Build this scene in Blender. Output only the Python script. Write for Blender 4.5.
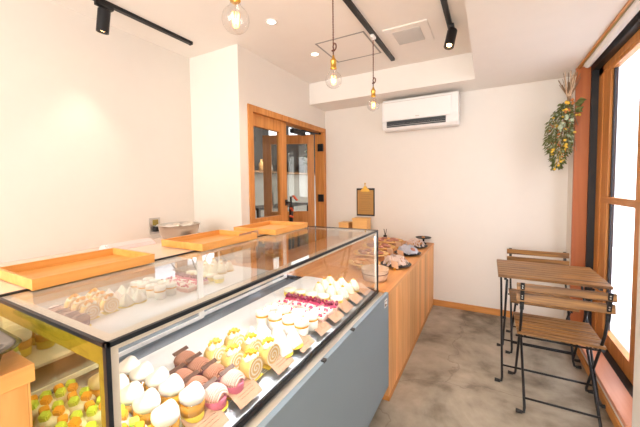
import bpy, bmesh, math, random
from mathutils import Vector, Matrix
random.seed(7)
PI = math.pi
scene = bpy.context.scene
COL = scene.collection
for o in list(bpy.data.objects): bpy.data.objects.remove(o)

# ------------------------------------------------------------------ camera
def Vn(*a): return Vector(a)
pitch, yaw, roll = -0.0495743, -0.4988919, -0.0122999
fw = Vn(math.sin(yaw)*math.cos(pitch), math.cos(yaw)*math.cos(pitch), math.sin(pitch))
r0 = Vn(math.cos(yaw), -math.sin(yaw), 0); u0 = r0.cross(fw)
rt = r0*math.cos(roll) + u0*math.sin(roll)
up = -r0*math.sin(roll) + u0*math.cos(roll)
cd = bpy.data.cameras.new('camera'); cam = bpy.data.objects.new('camera', cd); COL.objects.link(cam)
cam.matrix_world = Matrix(((rt.x, up.x, -fw.x, 0), (rt.y, up.y, -fw.y, 0), (rt.z, up.z, -fw.z, 1.3), (0, 0, 0, 1)))
cd.sensor_fit = 'HORIZONTAL'; cd.sensor_width = 36; cd.lens = 309.92*36/640
cd.shift_y = -(213.5-200.92)/640; cd.clip_start = 0.02
scene.camera = cam
# ------------------------------------------------------------------ world, exposure, large lights
W = bpy.data.worlds.new('sky'); scene.world = W; W.use_nodes = True
bg = W.node_tree.nodes['Background']; bg.inputs[0].default_value = (0.90, 0.95, 1.0, 1); bg.inputs[1].default_value = 3.0
vs = scene.view_settings; vs.view_transform = 'Standard'; vs.look = 'None'; vs.exposure = 0.27; vs.gamma = 1; vs.use_curve_mapping = False
def area(name, loc, rot, sx, sy, power, color, portal=False):
    l = bpy.data.lights.new(name, 'AREA'); l.shape = 'RECTANGLE'; l.size = sx; l.size_y = sy; l.energy = power; l.color = color
    if portal: l.cycles.is_portal = True
    o = bpy.data.objects.new(name, l); COL.objects.link(o); o.location = loc; o.rotation_euler = rot; return o
area('shopfront_daylight', (-0.9, -2.4, 1.25), (-PI/2, 0, PI), 2.8, 2.2, 80, (1.0, 0.96, 0.9))
sl = bpy.data.lights.new('sun', 'SUN'); sl.energy = 13; sl.angle = 0.02; sl.color = (1.0, 0.97, 0.93)
so = bpy.data.objects.new('sun', sl); COL.objects.link(so); so.rotation_euler = (-Vector((0.60, 0.12, -0.80))).to_track_quat('Z', 'Y').to_euler()   # over the roof onto the wall across the lane
area('window_portal', (0.84, 2.62, 1.15), (0, -PI/2, PI), 2.1, 1.3, 1, (1, 1, 1), True)
# ------------------------------------------------------------------ materials
def nodes(name):
    m = bpy.data.materials.new(name); m.use_nodes = True; nt = m.node_tree
    return m, nt, nt.nodes['Principled BSDF']
def mat(name, c, rough=0.6, metal=0.0, bump=0.0, bscale=60, var=0.0, vscale=8, emit=None, es=0, sub=0.0, trans=0.0, spec=0.5):
    m, nt, b = nodes(name)
    b.inputs['Base Color'].default_value = (*c, 1); b.inputs['Roughness'].default_value = rough; b.inputs['Metallic'].default_value = metal
    b.inputs['Specular IOR Level'].default_value = spec
    if sub: b.inputs['Subsurface Weight'].default_value = sub; b.inputs['Subsurface Radius'].default_value = (0.01, 0.006, 0.004)
    if trans: b.inputs['Transmission Weight'].default_value = trans
    if emit: b.inputs['Emission Color'].default_value = (*emit, 1); b.inputs['Emission Strength'].default_value = es
    tc = nt.nodes.new('ShaderNodeTexCoord')
    n = nt.nodes.new('ShaderNodeTexNoise'); n.inputs['Scale'].default_value = vscale; n.inputs['Detail'].default_value = 4
    nt.links.new(tc.outputs['Object'], n.inputs['Vector'])
    mx = nt.nodes.new('ShaderNodeMix'); mx.data_type = 'RGBA'
    v = max(var, 0.02)
    mx.inputs[6].default_value = (*[x*(1-v) for x in c], 1); mx.inputs[7].default_value = (*[min(1, x*(1+v)) for x in c], 1)
    nt.links.new(n.outputs['Fac'], mx.inputs[0]); nt.links.new(mx.outputs[2], b.inputs['Base Color'])
    if bump:
        n2 = nt.nodes.new('ShaderNodeTexNoise'); n2.inputs['Scale'].default_value = bscale; nt.links.new(tc.outputs['Object'], n2.inputs['Vector'])
        bp = nt.nodes.new('ShaderNodeBump'); bp.inputs['Strength'].default_value = bump; bp.inputs['Distance'].default_value = 0.004
        nt.links.new(n2.outputs['Fac'], bp.inputs['Height']); nt.links.new(bp.outputs['Normal'], b.inputs['Normal'])
    return m
def wood(name, c1, c2, axis=0, scale=6.0, rough=0.5, plank=None, pw=0.08, groove=0.03, pv=0.25):
    """grain runs along axis; plank = axis across which boards alternate"""
    m, nt, b = nodes(name); N = nt.nodes.new; L = nt.links.new
    tc = N('ShaderNodeTexCoord'); mp = N('ShaderNodeMapping'); s = [scale*3]*3; s[axis] = scale*0.22
    mp.inputs['Scale'].default_value = s; L(tc.outputs['Object'], mp.inputs['Vector'])
    n = N('ShaderNodeTexNoise'); n.inputs['Scale'].default_value = 1.6; n.inputs['Detail'].default_value = 7; n.inputs['Distortion'].default_value = 1.2
    cr = N('ShaderNodeValToRGB'); cr.color_ramp.elements[0].position = 0.3; cr.color_ramp.elements[1].position = 0.68
    cr.color_ramp.elements[0].color = (*c2, 1); cr.color_ramp.elements[1].color = (*c1, 1)
    L(n.outputs['Fac'], cr.inputs['Fac']); src = cr.outputs['Color']
    if plank is not None:
        sp = N('ShaderNodeSeparateXYZ'); L(tc.outputs['Object'], sp.inputs[0])
        dv = N('ShaderNodeMath'); dv.operation = 'DIVIDE'; dv.inputs[1].default_value = pw; L(sp.outputs[plank], dv.inputs[0])
        fl = N('ShaderNodeMath'); fl.operation = 'FLOOR'; L(dv.outputs[0], fl.inputs[0])
        wn = N('ShaderNodeTexWhiteNoise'); wn.noise_dimensions = '1D'; L(fl.outputs[0], wn.inputs['W'])
        fr = N('ShaderNodeMath'); fr.operation = 'FRACT'; L(dv.outputs[0], fr.inputs[0])
        lt = N('ShaderNodeMath'); lt.operation = 'LESS_THAN'; lt.inputs[1].default_value = groove; L(fr.outputs[0], lt.inputs[0])
        mr = N('ShaderNodeMapRange'); mr.inputs['To Min'].default_value = 1-pv; mr.inputs['To Max'].default_value = 1+pv*0.6; L(wn.outputs['Value'], mr.inputs['Value'])
        gm = N('ShaderNodeMath'); gm.operation = 'MULTIPLY_ADD'; gm.inputs[1].default_value = -0.45; L(lt.outputs[0], gm.inputs[0]); L(mr.outputs[0], gm.inputs[2])
        vm = N('ShaderNodeVectorMath'); vm.operation = 'SCALE'; L(src, vm.inputs[0]); L(gm.outputs[0], vm.inputs['Scale']); src = vm.outputs[0]
        ad = N('ShaderNodeVectorMath'); ad.operation = 'ADD'; cb = N('ShaderNodeCombineXYZ'); L(wn.outputs['Value'], cb.inputs[axis])
        sc = N('ShaderNodeVectorMath'); sc.operation = 'SCALE'; sc.inputs['Scale'].default_value = 7; L(cb.outputs[0], sc.inputs[0])
        L(mp.outputs[0], ad.inputs[0]); L(sc.outputs[0], ad.inputs[1]); L(ad.outputs[0], n.inputs['Vector'])
    else: L(mp.outputs[0], n.inputs['Vector'])
    L(src, b.inputs['Base Color']); b.inputs['Roughness'].default_value = rough
    bp = N('ShaderNodeBump'); bp.inputs['Strength'].default_value = 0.15; bp.inputs['Distance'].default_value = 0.003
    L(n.outputs['Fac'], bp.inputs['Height']); L(bp.outputs['Normal'], b.inputs['Normal'])
    return m
def glass(name, tint=(1, 1, 1), f0=0.04, rough=0.0, gain=1.0):
    m = bpy.data.materials.new(name); m.use_nodes = True; nt = m.node_tree; nt.nodes.clear(); N = nt.nodes.new; L = nt.links.new
    out = N('ShaderNodeOutputMaterial'); mix = N('ShaderNodeMixShader'); tr = N('ShaderNodeBsdfTransparent'); gl = N('ShaderNodeBsdfGlossy')
    tr.inputs[0].default_value = (*tint, 1); gl.inputs['Roughness'].default_value = rough
    lw = N('ShaderNodeLayerWeight'); lw.inputs['Blend'].default_value = 0.5
    pw_ = N('ShaderNodeMath'); pw_.operation = 'POWER'; pw_.inputs[1].default_value = 5; L(lw.outputs['Facing'], pw_.inputs[0])
    ma = N('ShaderNodeMath'); ma.operation = 'MULTIPLY_ADD'; ma.inputs[1].default_value = (1-f0)*gain; ma.inputs[2].default_value = f0; L(pw_.outputs[0], ma.inputs[0])
    L(ma.outputs[0], mix.inputs[0]); L(tr.outputs[0], mix.inputs[1]); L(gl.outputs[0], mix.inputs[2]); L(mix.outputs[0], out.inputs[0])
    return m
M = {}
M['wall'] = mat('wall_plaster', (0.82, 0.76, 0.69), 0.9, bump=0.05, bscale=120)
M['ceil'] = mat('ceiling_plaster', (0.87, 0.82, 0.76), 0.95)
M['fir'] = wood('fir_wood', (0.70, 0.31, 0.08), (0.50, 0.18, 0.035), 2, 5, 0.45)
M['fir_y'] = wood('fir_wood_y', (0.70, 0.31, 0.08), (0.50, 0.18, 0.035), 1, 5, 0.45)
M['fir_x'] = wood('fir_wood_x', (0.70, 0.31, 0.08), (0.50, 0.18, 0.035), 0, 5, 0.45)
M['red_fir'] = wood('red_fir_wood', (0.54, 0.16, 0.042), (0.43, 0.11, 0.026), 2, 3, 0.5)
M['sillw'] = wood('sill_wood', (0.70, 0.31, 0.19), (0.60, 0.23, 0.13), 1, 4, 0.35)
M['cedar'] = wood('counter_boards', (0.88, 0.47, 0.19), (0.74, 0.32, 0.10), 2, 5, 0.5, plank=1, pw=0.085, groove=0.04, pv=0.22)
M['ctop'] = wood('counter_top_wood', (0.80, 0.38, 0.13), (0.66, 0.26, 0.08), 1, 4, 0.4)
M['tray'] = wood('tray_wood', (0.87, 0.42, 0.11), (0.73, 0.31, 0.06), 1, 5, 0.4)
M['acacia'] = wood('brown_slat_wood', (0.40, 0.19, 0.05), (0.09, 0.036, 0.012), 0, 9, 0.45)
M['lightwood'] = wood('light_board_wood', (0.90, 0.56, 0.22), (0.78, 0.43, 0.14), 0, 6, 0.5)
M['black'] = mat('black_metal', (0.012, 0.012, 0.014), 0.4, 0.3)
M['blackplastic'] = mat('black_plastic', (0.015, 0.015, 0.016), 0.5)
M['navy'] = mat('dark_frame_metal', (0.015, 0.02, 0.028), 0.35, 0.5)
M['steel'] = mat('stainless_steel', (0.62, 0.60, 0.57), 0.28, 1.0)
M['alum'] = mat('aluminium', (0.72, 0.68, 0.62), 0.35, 0.9)
M['brass'] = mat('brass', (0.75, 0.45, 0.10), 0.3, 1.0)
M['bluegrey'] = mat('blue_grey_panel', (0.24, 0.31, 0.37), 0.45, var=0.03)
M['whiteplastic'] = mat('white_plastic', (0.88, 0.86, 0.84), 0.4)
M['darkgap'] = mat('dark_louver', (0.03, 0.035, 0.04), 0.5)
M['ledge'] = mat('cream_ledge', (0.86, 0.68, 0.55), 0.18)
M['whiteshelf'] = mat('white_shelf', (0.9, 0.9, 0.9), 0.35)
M['cream'] = mat('whipped_cream', (0.93, 0.88, 0.80), 0.55, sub=0.1, bump=0.2, bscale=90)
M['ivory'] = mat('ivory_cream', (0.93, 0.86, 0.66), 0.55, sub=0.1, bump=0.2, bscale=120)
M['orange'] = mat('orange_fruit', (0.98, 0.42, 0.03), 0.25, var=0.15, vscale=80)
M['melon'] = mat('green_melon', (0.62, 0.90, 0.10), 0.3, var=0.15, vscale=80)
M['jelly'] = mat('orange_jelly', (0.98, 0.47, 0.04), 0.2, var=0.1, vscale=60)
M['yellow'] = mat('yellow_custard', (0.95, 0.72, 0.06), 0.35)
M['sponge'] = mat('yellow_sponge', (0.90, 0.62, 0.20), 0.8, bump=0.4, bscale=250)
M['choc'] = mat('chocolate', (0.09, 0.035, 0.02), 0.35)
M['mocha'] = mat('mocha_cream', (0.40, 0.17, 0.10), 0.5)
M['pinkcream'] = mat('pink_cream', (0.85, 0.52, 0.44), 0.5)
M['pinkbase'] = mat('pink_case', (0.75, 0.20, 0.30), 0.6)
M['purple'] = mat('purple_brown_case', (0.22, 0.07, 0.10), 0.6)
M['cherry'] = mat('dark_cherry', (0.22, 0.012, 0.05), 0.15)
M['berry'] = mat('pink_berry_glaze', (0.85, 0.10, 0.22), 0.25, var=0.3, vscale=120)
M['pinkcake'] = mat('pink_cake', (0.92, 0.50, 0.42), 0.6, var=0.25, vscale=90)
M['pistachio'] = mat('pistachio', (0.62, 0.66, 0.18), 0.7)
M['cake_paper'] = mat('yellow_cake_paper', (0.90, 0.68, 0.06), 0.5)
M['whitecup'] = mat('white_pudding_cup', (0.95, 0.91, 0.84), 0.3, sub=0.1)
M['kraft'] = mat('kraft_card', (0.50, 0.29, 0.18), 0.8, var=0.06, vscale=40)
M['ink'] = mat('brown_ink', (0.18, 0.09, 0.05), 0.8)
M['kraftdark'] = mat('kraft_menu_sheet', (0.48, 0.26, 0.08), 0.8, var=0.08)
M['wax'] = mat('waxed_bread_paper', (0.80, 0.60, 0.52), 0.35, trans=0.2)
M['greywax'] = mat('grey_bread_paper', (0.45, 0.45, 0.52), 0.35)
M['bread'] = mat('baked_bread', (0.72, 0.34, 0.12), 0.6, var=0.4, vscale=25, bump=0.4, bscale=60)
M['darkbread'] = mat('dark_berry_bread', (0.48, 0.20, 0.14), 0.6, var=0.5, vscale=30, bump=0.5, bscale=60)
M['basket'] = mat('pale_wicker', (0.70, 0.48, 0.33), 0.8, bump=0.8, bscale=200)
M['blackplate'] = mat('black_slate_plate', (0.03, 0.03, 0.035), 0.4)
M['cord'] = mat('brown_cord', (0.16, 0.06, 0.04), 0.8, bump=0.8, bscale=400)
M['mirror'] = mat('mirror_glass', (0.86, 0.87, 0.87), 0.0, 1.0)
M['golden'] = wood('golden_seal', (0.40, 0.31, 0.07), (0.20, 0.16, 0.03), 1, 6, 0.3)
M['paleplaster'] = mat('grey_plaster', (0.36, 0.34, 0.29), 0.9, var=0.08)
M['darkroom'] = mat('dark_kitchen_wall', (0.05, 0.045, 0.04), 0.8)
M['bulbglass'] = glass('bulb_glass', (0.97, 0.96, 0.95), 0.08, 0.0, 1.0)
M['caseglass'] = glass('case_glass', (0.985, 0.99, 0.985), 0.045, 0.0, 1.0)
M['topglass'] = glass('case_top_glass', (0.985, 0.99, 0.985), 0.09, 0.0, 1.0)
M['endglass'] = glass('case_end_glass', (0.93, 0.92, 0.70), 0.045, 0.0, 0.7)
M['windowglass'] = glass('window_glass', (0.99, 0.99, 1.0), 0.03, 0.0, 0.7)
M['doorglass'] = glass('door_glass', (0.85, 0.85, 0.83), 0.04, 0.0, 0.35)
M['filament'] = mat('glowing_filament', (1, 0.6, 0.2), 0.5, emit=(1.0, 0.42, 0.10), es=7)
M['lampwarm'] = mat('warm_lamp_face', (1, 0.8, 0.5), 0.5, emit=(1.0, 0.62, 0.28), es=10)
M['downlight'] = mat('downlight_face', (1, 0.95, 0.85), 0.5, emit=(1.0, 0.86, 0.68), es=8)
M['led'] = mat('white_led_strip', (1, 1, 1), 0.5, emit=(0.97, 0.98, 1.0), es=74)
M['extwall'] = mat('pale_exterior_render', (0.86, 0.87, 0.92), 0.9)
M['asphalt'] = mat('pale_paving', (0.62, 0.62, 0.66), 0.9)
def concrete():
    m, nt, b = nodes('concrete_floor'); N = nt.nodes.new; L = nt.links.new
    tc = N('ShaderNodeTexCoord')
    n1 = N('ShaderNodeTexNoise'); n1.inputs['Scale'].default_value = 1.7; n1.inputs['Detail'].default_value = 8; n1.inputs['Roughness'].default_value = 0.62; n1.inputs['Distortion'].default_value = 0.6
    n2 = N('ShaderNodeTexNoise'); n2.inputs['Scale'].default_value = 9; n2.inputs['Detail'].default_value = 6
    L(tc.outputs['Object'], n1.inputs['Vector']); L(tc.outputs['Object'], n2.inputs['Vector'])
    cr = N('ShaderNodeValToRGB'); e = cr.color_ramp.elements; e[0].position = 0.36; e[0].color = (0.13, 0.105, 0.072, 1); e[1].position = 0.66; e[1].color = (0.53, 0.46, 0.37, 1)
    x = cr.color_ramp.elements.new(0.5); x.color = (0.36, 0.31, 0.24, 1)
    mxf = N('ShaderNodeMath'); mxf.operation = 'MULTIPLY_ADD'; mxf.inputs[1].default_value = 0.3; L(n2.outputs['Fac'], mxf.inputs[0])
    m2 = N('ShaderNodeMath'); m2.operation = 'MULTIPLY'; m2.inputs[1].default_value = 0.72; L(n1.outputs['Fac'], m2.inputs[0]); L(m2.outputs[0], mxf.inputs[2]); L(mxf.outputs[0], cr.inputs['Fac'])
    # hairline cracks
    vo = N('ShaderNodeTexVoronoi'); vo.feature = 'DISTANCE_TO_EDGE'; vo.inputs['Scale'].default_value = 0.75
    nd = N('ShaderNodeTexNoise'); nd.inputs['Scale'].default_value = 5; nd.inputs['Detail'].default_value = 5; L(tc.outputs['Object'], nd.inputs['Vector'])
    va = N('ShaderNodeVectorMath'); va.operation = 'MULTIPLY_ADD'; va.inputs[1].default_value = (0.25, 0.25, 0); L(nd.outputs['Color'], va.inputs[0]); L(tc.outputs['Object'], va.inputs[2]); L(va.outputs[0], vo.inputs['Vector'])
    lt = N('ShaderNodeMath'); lt.operation = 'LESS_THAN'; lt.inputs[1].default_value = 0.003; L(vo.outputs['Distance'], lt.inputs[0])
    mx = N('ShaderNodeMix'); mx.data_type = 'RGBA'; mx.inputs[7].default_value = (0.12, 0.09, 0.07, 1)
    cf = N('ShaderNodeMath'); cf.operation = 'MULTIPLY'; cf.inputs[1].default_value = 0.3; L(lt.outputs[0], cf.inputs[0])
    L(cf.outputs[0], mx.inputs[0]); L(cr.outputs[0], mx.inputs[6]); L(mx.outputs[2], b.inputs['Base Color'])
    rr = N('ShaderNodeMapRange'); rr.inputs['To Min'].default_value = 0.42; rr.inputs['To Max'].default_value = 0.7; L(n2.outputs['Fac'], rr.inputs['Value']); L(rr.outputs[0], b.inputs['Roughness'])
    return m
M['concrete'] = concrete()
def spiral_mat():
    m, nt, b = nodes('roll_cake_spiral'); N = nt.nodes.new; L = nt.links.new
    tc = N('ShaderNodeTexCoord'); sp = N('ShaderNodeSeparateXYZ'); L(tc.outputs['Object'], sp.inputs[0])
    zz = N('ShaderNodeMath'); zz.operation = 'SUBTRACT'; zz.inputs[1].default_value = 0.036; L(sp.outputs[2], zz.inputs[0])
    at = N('ShaderNodeMath'); at.operation = 'ARCTAN2'; L(zz.outputs[0], at.inputs[0]); L(sp.outputs[1], at.inputs[1])
    cb = N('ShaderNodeCombineXYZ'); L(sp.outputs[1], cb.inputs[0]); L(zz.outputs[0], cb.inputs[1])
    ln = N('ShaderNodeVectorMath'); ln.operation = 'LENGTH'; L(cb.outputs[0], ln.inputs[0])
    a = N('ShaderNodeMath'); a.operation = 'MULTIPLY'; a.inputs[1].default_value = 1/(2*PI); L(at.outputs[0], a.inputs[0])
    r = N('ShaderNodeMath'); r.operation = 'MULTIPLY_ADD'; r.inputs[1].default_value = 1/0.012; L(ln.outputs['Value'], r.inputs[0]); L(a.outputs[0], r.inputs[2])
    f = N('ShaderNodeMath'); f.operation = 'FRACT'; L(r.outputs[0], f.inputs[0])
    g = N('ShaderNodeMath'); g.operation = 'GREATER_THAN'; g.inputs[1].default_value = 0.45; L(f.outputs[0], g.inputs[0])
    mx = N('ShaderNodeMix'); mx.data_type = 'RGBA'; mx.inputs[6].default_value = (0.93, 0.84, 0.66, 1); mx.inputs[7].default_value = (0.78, 0.50, 0.20, 1)
    L(g.outputs[0], mx.inputs[0]); L(mx.outputs[2], b.inputs['Base Color']); b.inputs['Roughness'].default_value = 0.7
    return m
M['spiral'] = spiral_mat()
# ------------------------------------------------------------------ geometry helpers
def Z_to(v):
    return Vector((0, 0, 1)).rotation_difference(Vector(v).normalized()).to_matrix().to_4x4()
def box(bm, x0, x1, y0, y1, z0, z1, bev=0.0):
    t = bmesh.new(); bmesh.ops.create_cube(t, size=1)
    for v in t.verts: v.co = Vector(((x0+x1)/2+v.co.x*(x1-x0), (y0+y1)/2+v.co.y*(y1-y0), (z0+z1)/2+v.co.z*(z1-z0)))
    if bev: bmesh.ops.bevel(t, geom=t.edges[:], offset=bev, segments=2, affect='EDGES', profile=0.5)
    merge(bm, t)
def merge(bm, t, mtx=None):
    if mtx is not None: bmesh.ops.transform(t, matrix=mtx, verts=t.verts[:])
    me = bpy.data.meshes.new('tmp'); t.to_mesh(me); bm.from_mesh(me); bpy.data.meshes.remove(me); t.free()
def beam(bm, a, b, w, h, upv=(0, 0, 1), bev=0.0):
    a = Vector(a); b = Vector(b); d = (b-a); l = d.length; d.normalize(); u = Vector(upv); s = d.cross(u).normalized(); u = s.cross(d)
    t = bmesh.new(); bmesh.ops.create_cube(t, size=1)
    for v in t.verts: v.co = Vector((v.co.x*l, v.co.y*w, v.co.z*h))
    if bev: bmesh.ops.bevel(t, geom=t.edges[:], offset=bev, segments=2, affect='EDGES', profile=0.5)
    c = (a+b)/2
    merge(bm, t, Matrix(((d.x, s.x, u.x, c.x), (d.y, s.y, u.y, c.y), (d.z, s.z, u.z, c.z), (0, 0, 0, 1))))
def cyl(bm, a, b, r, r2=None, seg=16, cap=True):
    a = Vector(a); b = Vector(b); t = bmesh.new()
    bmesh.ops.create_cone(t, cap_ends=cap, segments=seg, radius1=r, radius2=r if r2 is None else r2, depth=(b-a).length)
    merge(bm, t, Matrix.Translation((a+b)/2) @ Z_to(b-a))
def ball(bm, c, r, sc=(1, 1, 1), sub=2, jit=0.0, rnd=random):
    t = bmesh.new(); bmesh.ops.create_icosphere(t, subdivisions=sub, radius=r)
    for v in t.verts:
        k = 1+rnd.uniform(-jit, jit); v.co = Vector((v.co.x*sc[0]*k, v.co.y*sc[1]*k, v.co.z*sc[2]*k))
    merge(bm, t, Matrix.Translation(c))
def tube(bm, pts, r, seg=8):
    pts = [Vector(p) for p in pts]; rings = []
    prev = None
    for i, p in enumerate(pts):
        d = (pts[min(i+1, len(pts)-1)]-pts[max(i-1, 0)]).normalized()
        if prev is None: s = d.orthogonal().normalized()
        else: s = (prev-d*prev.dot(d)).normalized()
        prev = s; u = d.cross(s)
        rings.append([bm.verts.new(p+(s*math.cos(2*PI*k/seg)+u*math.sin(2*PI*k/seg))*r) for k in range(seg)])
    for a, b in zip(rings, rings[1:]):
        for k in range(seg): bm.faces.new((a[k], a[(k+1) % seg], b[(k+1) % seg], b[k]))
    bm.faces.new(rings[0][::-1]); bm.faces.new(rings[-1])
def lathe(bm, prof, c=(0, 0, 0), seg=24, mod=None, close=True):
    rings = []
    for i, (r, z) in enumerate(prof):
        ring = []
        for k in range(seg):
            th = 2*PI*k/seg; rr = r*(mod(th, i/(len(prof)-1)) if mod else 1)
            ring.append(bm.verts.new((c[0]+rr*math.cos(th), c[1]+rr*math.sin(th), c[2]+z)))
        rings.append(ring)
    for a, b in zip(rings, rings[1:]):
        for k in range(seg): bm.faces.new((a[k], a[(k+1) % seg], b[(k+1) % seg], b[k]))
    if close: bm.faces.new(rings[0][::-1]); bm.faces.new(rings[-1])
def prism(bm, poly, axis, a0, a1):
    def P(p, a):
        return (a, p[0], p[1]) if axis == 0 else ((p[0], a, p[1]) if axis == 1 else (p[0], p[1], a))
    A = [bm.verts.new(P(p, a0)) for p in poly]; B = [bm.verts.new(P(p, a1)) for p in poly]; n = len(poly)
    bm.faces.new(A); bm.faces.new(B[::-1])
    for i in range(n): bm.faces.new((A[i], B[i], B[(i+1) % n], A[(i+1) % n]))
def obj(name, bm, m, parent=None, smooth=False, kind=None, label=None, keep=False):
    bmesh.ops.recalc_face_normals(bm, faces=bm.faces[:])
    me = bpy.data.meshes.new(name)
    root = parent
    off = Vector((0, 0, 0))
    if parent is not None and not keep:
        p = parent
        while p is not None: off += p.location; p = p.parent
        bmesh.ops.translate(bm, vec=-off, verts=bm.verts[:])
    elif parent is None and not keep and len(bm.verts):
        xs = [v.co.x for v in bm.verts]; ys = [v.co.y for v in bm.verts]; zs = [v.co.z for v in bm.verts]
        off = Vector(((min(xs)+max(xs))/2, (min(ys)+max(ys))/2, min(zs)))
        bmesh.ops.translate(bm, vec=-off, verts=bm.verts[:])
    bm.to_mesh(me); bm.free()
    if smooth:
        for f in me.polygons: f.use_smooth = True
    for k in (m if isinstance(m, (list, tuple)) else [m]): me.materials.append(M[k])
    o = bpy.data.objects.new(name, me); COL.objects.link(o)
    if parent is not None: o.parent = parent
    elif not keep: o.location = off
    if kind: o['kind'] = kind
    if label: o['label'] = label
    return o
def tag(o, label, cat, group=None, kind=None):
    o['label'] = label; o['category'] = cat
    if group: o['group'] = group
    if kind: o['kind'] = kind
    return o
def thing(name, label, cat, loc=(0, 0, 0), group=None):
    o = bpy.data.objects.new(name, None); o.empty_display_size = 0.05; COL.objects.link(o); o.location = loc
    return tag(o, label, cat, group)
def struct(name, bm, m, parent=None, smooth=False): return obj(name, bm, m, parent, smooth, kind='structure', keep=parent is None)
def dup(root, loc, rz=0.0, label=None, group=None):
    r = root.copy(); COL.objects.link(r); r.location = loc; r.rotation_euler = (0, 0, rz)
    if label: r['label'] = label
    if group: r['group'] = group
    for ch in list(root.children):
        c = ch.copy(); COL.objects.link(c); c.parent = r
        for g in list(ch.children):
            d = g.copy(); COL.objects.link(d); d.parent = c
    return r
def B(*boxes, bev=0.0):
    bm = bmesh.new()
    for b in boxes: box(bm, *b, bev=bev)
    return bm
# ------------------------------------------------------------------ the room
XL, XR, YB, YF, ZC, ZS = -2.38, 0.615, 3.467, -2.5, 2.455, 2.22
XD = -1.805
struct('floor', B((-3.6, 0.80, YF-0.4, 7.0, -0.1, 0)), 'concrete')
struct('ceiling', B((XL-0.1, XR+0.3, YF-0.1, YB+0.1, ZC, ZC+0.1)), 'ceil')
struct('wall_left', B((XL-0.1, XL, YF, 1.945, 0, ZC)), 'wall')
struct('wall_return', B((XL-0.1, XD, 1.945, 2.03, 0, ZC)), 'wall')
struct('wall_inner', B((XD-0.1, XD, 2.03, 2.045, 0, ZC), (XD-0.1, XD, 2.045, 3.461, 2.0, ZC), (XD-0.1, XD, 3.461, YB, 0, ZC)), 'wall')
struct('wall_back', B((XD-0.1, XR+0.25, YB, YB+0.1, 0, ZC)), 'wall')
struct('wall_front', B((XL, -2.3, YF-0.1, YF, 0, ZC), (0.5, XR, YF-0.1, YF, 0, ZC), (-2.3, 0.5, YF-0.1, YF, 2.35, ZC)), 'wall')
struct('wall_right', B((XR, XR+0.25, YF, 1.96, 0, ZS), (XR, XR+0.25, 3.26, YB, 0, ZS), (XR, XR+0.25, 1.96, 3.26, 0, 0.105)), 'wall')
struct('trim_1', B((XD, -0.118, 3.094, YB, ZS, ZC)), 'ceil')          # dropped beam along the back wall
struct('trim_2', B((-0.118, XR+0.25, YF, YB, ZS, ZC)), 'ceil')        # lowered ceiling beside the window
struct('baseboard_back', B((-0.51, XR, YB-0.012, YB, 0, 0.062)), 'fir_x')
struct('baseboard_right', B((XR-0.012, XR, 1.96, YB, 0, 0.05)), 'fir_y')
# pillar of timber at the far end of the window recess, thin timber strip at its head
struct('trim_3', B((XR-0.006, XR+0.085, 3.23, 3.26, 0.13, ZS)), 'red_fir')
struct('trim_4', B((XR-0.004, XR+0.02, 1.96, 3.23, ZS-0.012, ZS)), 'fir_y')
struct('trim_5', B((XR-0.02, XR+0.085, 1.965, 3.23, 0.105, 0.128), bev=0.003), 'sillw')
# window
win = bpy.data.objects.new('window_1', None); COL.objects.link(win); win['kind'] = 'structure'; win.location = (0.745, 2.6, 0.11)
struct('window_track', B((0.70, 0.86, 1.965, 3.23, 0.105, 0.118), (0.70, 0.86, 1.965, 3.23, ZS-0.05, ZS), (0.70, 0.745, 3.205, 3.23, 0.118, ZS-0.05)), 'blackplastic', win)
struct('window_frame', B((0.745, 0.80, 3.10, 3.23, 0.118, ZS-0.05), (0.745, 0.80, 1.965, 3.23, ZS-0.10, ZS-0.05)), 'fir', win)
struct('window_sash', B((0.750, 0.79, 2.96, 3.10, 0.118, 2.12), (0.750, 0.79, 2.32, 2.46, 0.118, 2.12), (0.750, 0.79, 2.46, 2.96, 0.118, 0.222), (0.750, 0.79, 2.46, 2.96, 2.10, 2.14)), 'fir', win)
struct('window_sash', B((0.790, 0.83, 1.97, 2.06, 0.118, 2.12), (0.790, 0.83, 2.06, 2.32, 0.118, 0.222), (0.790, 0.83, 2.06, 2.32, 2.10, 2.14)), 'fir', win)
struct('window_rail', B((0.748, 0.785, 2.05, 3.10, 1.146, 1.192)), 'fir_y', win)
struct('window_seal', B((0.765, 0.785, 2.93, 2.96, 0.222, 2.10)), 'navy', win)
struct('window_pane', B((0.768, 0.774, 2.46, 2.96, 0.222, 2.10), (0.806, 0.812, 2.06, 2.32, 0.222, 2.10)), 'windowglass', win)
# roller blind cassette
t = thing('roller_blind', 'white roller blind cassette under the ceiling above the window', 'blind', (0.66, 2.5, 2.19))
bm = bmesh.new(); prism(bm, [(0.630, 2.214), (0.632, 2.190), (0.640, 2.178), (0.654, 2.172), (0.666, 2.176), (0.672, 2.188), (0.672, 2.214)], 1, 1.965, 3.11); obj('cassette', bm, 'whiteplastic', t)
bm = bmesh.new(); cyl(bm, (0.652, 3.11, 2.194), (0.652, 3.116, 2.194), 0.018, seg=20); obj('end_cap', bm, 'whiteplastic', t)
bm = B((0.622, 0.632, 1.965, 3.13, 2.206, 2.214)); obj('groove_strip', bm, 'cake_paper' if False else 'golden', t)
# outside
struct('wall_outside', B((2.6, 2.8, -2, 9, -0.2, 5)), 'extwall')
bm = bmesh.new()
for y in (3.2, 3.9, 4.6, 5.3, 6.0, 6.7): box(bm, 2.57, 2.60, y, y+0.03, -0.2, 5)
struct('trim_6', bm, 'alum')
struct('floor_outside', B((0.87, 2.8, -2, 9, -0.2, -0.1)), 'asphalt')
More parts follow.
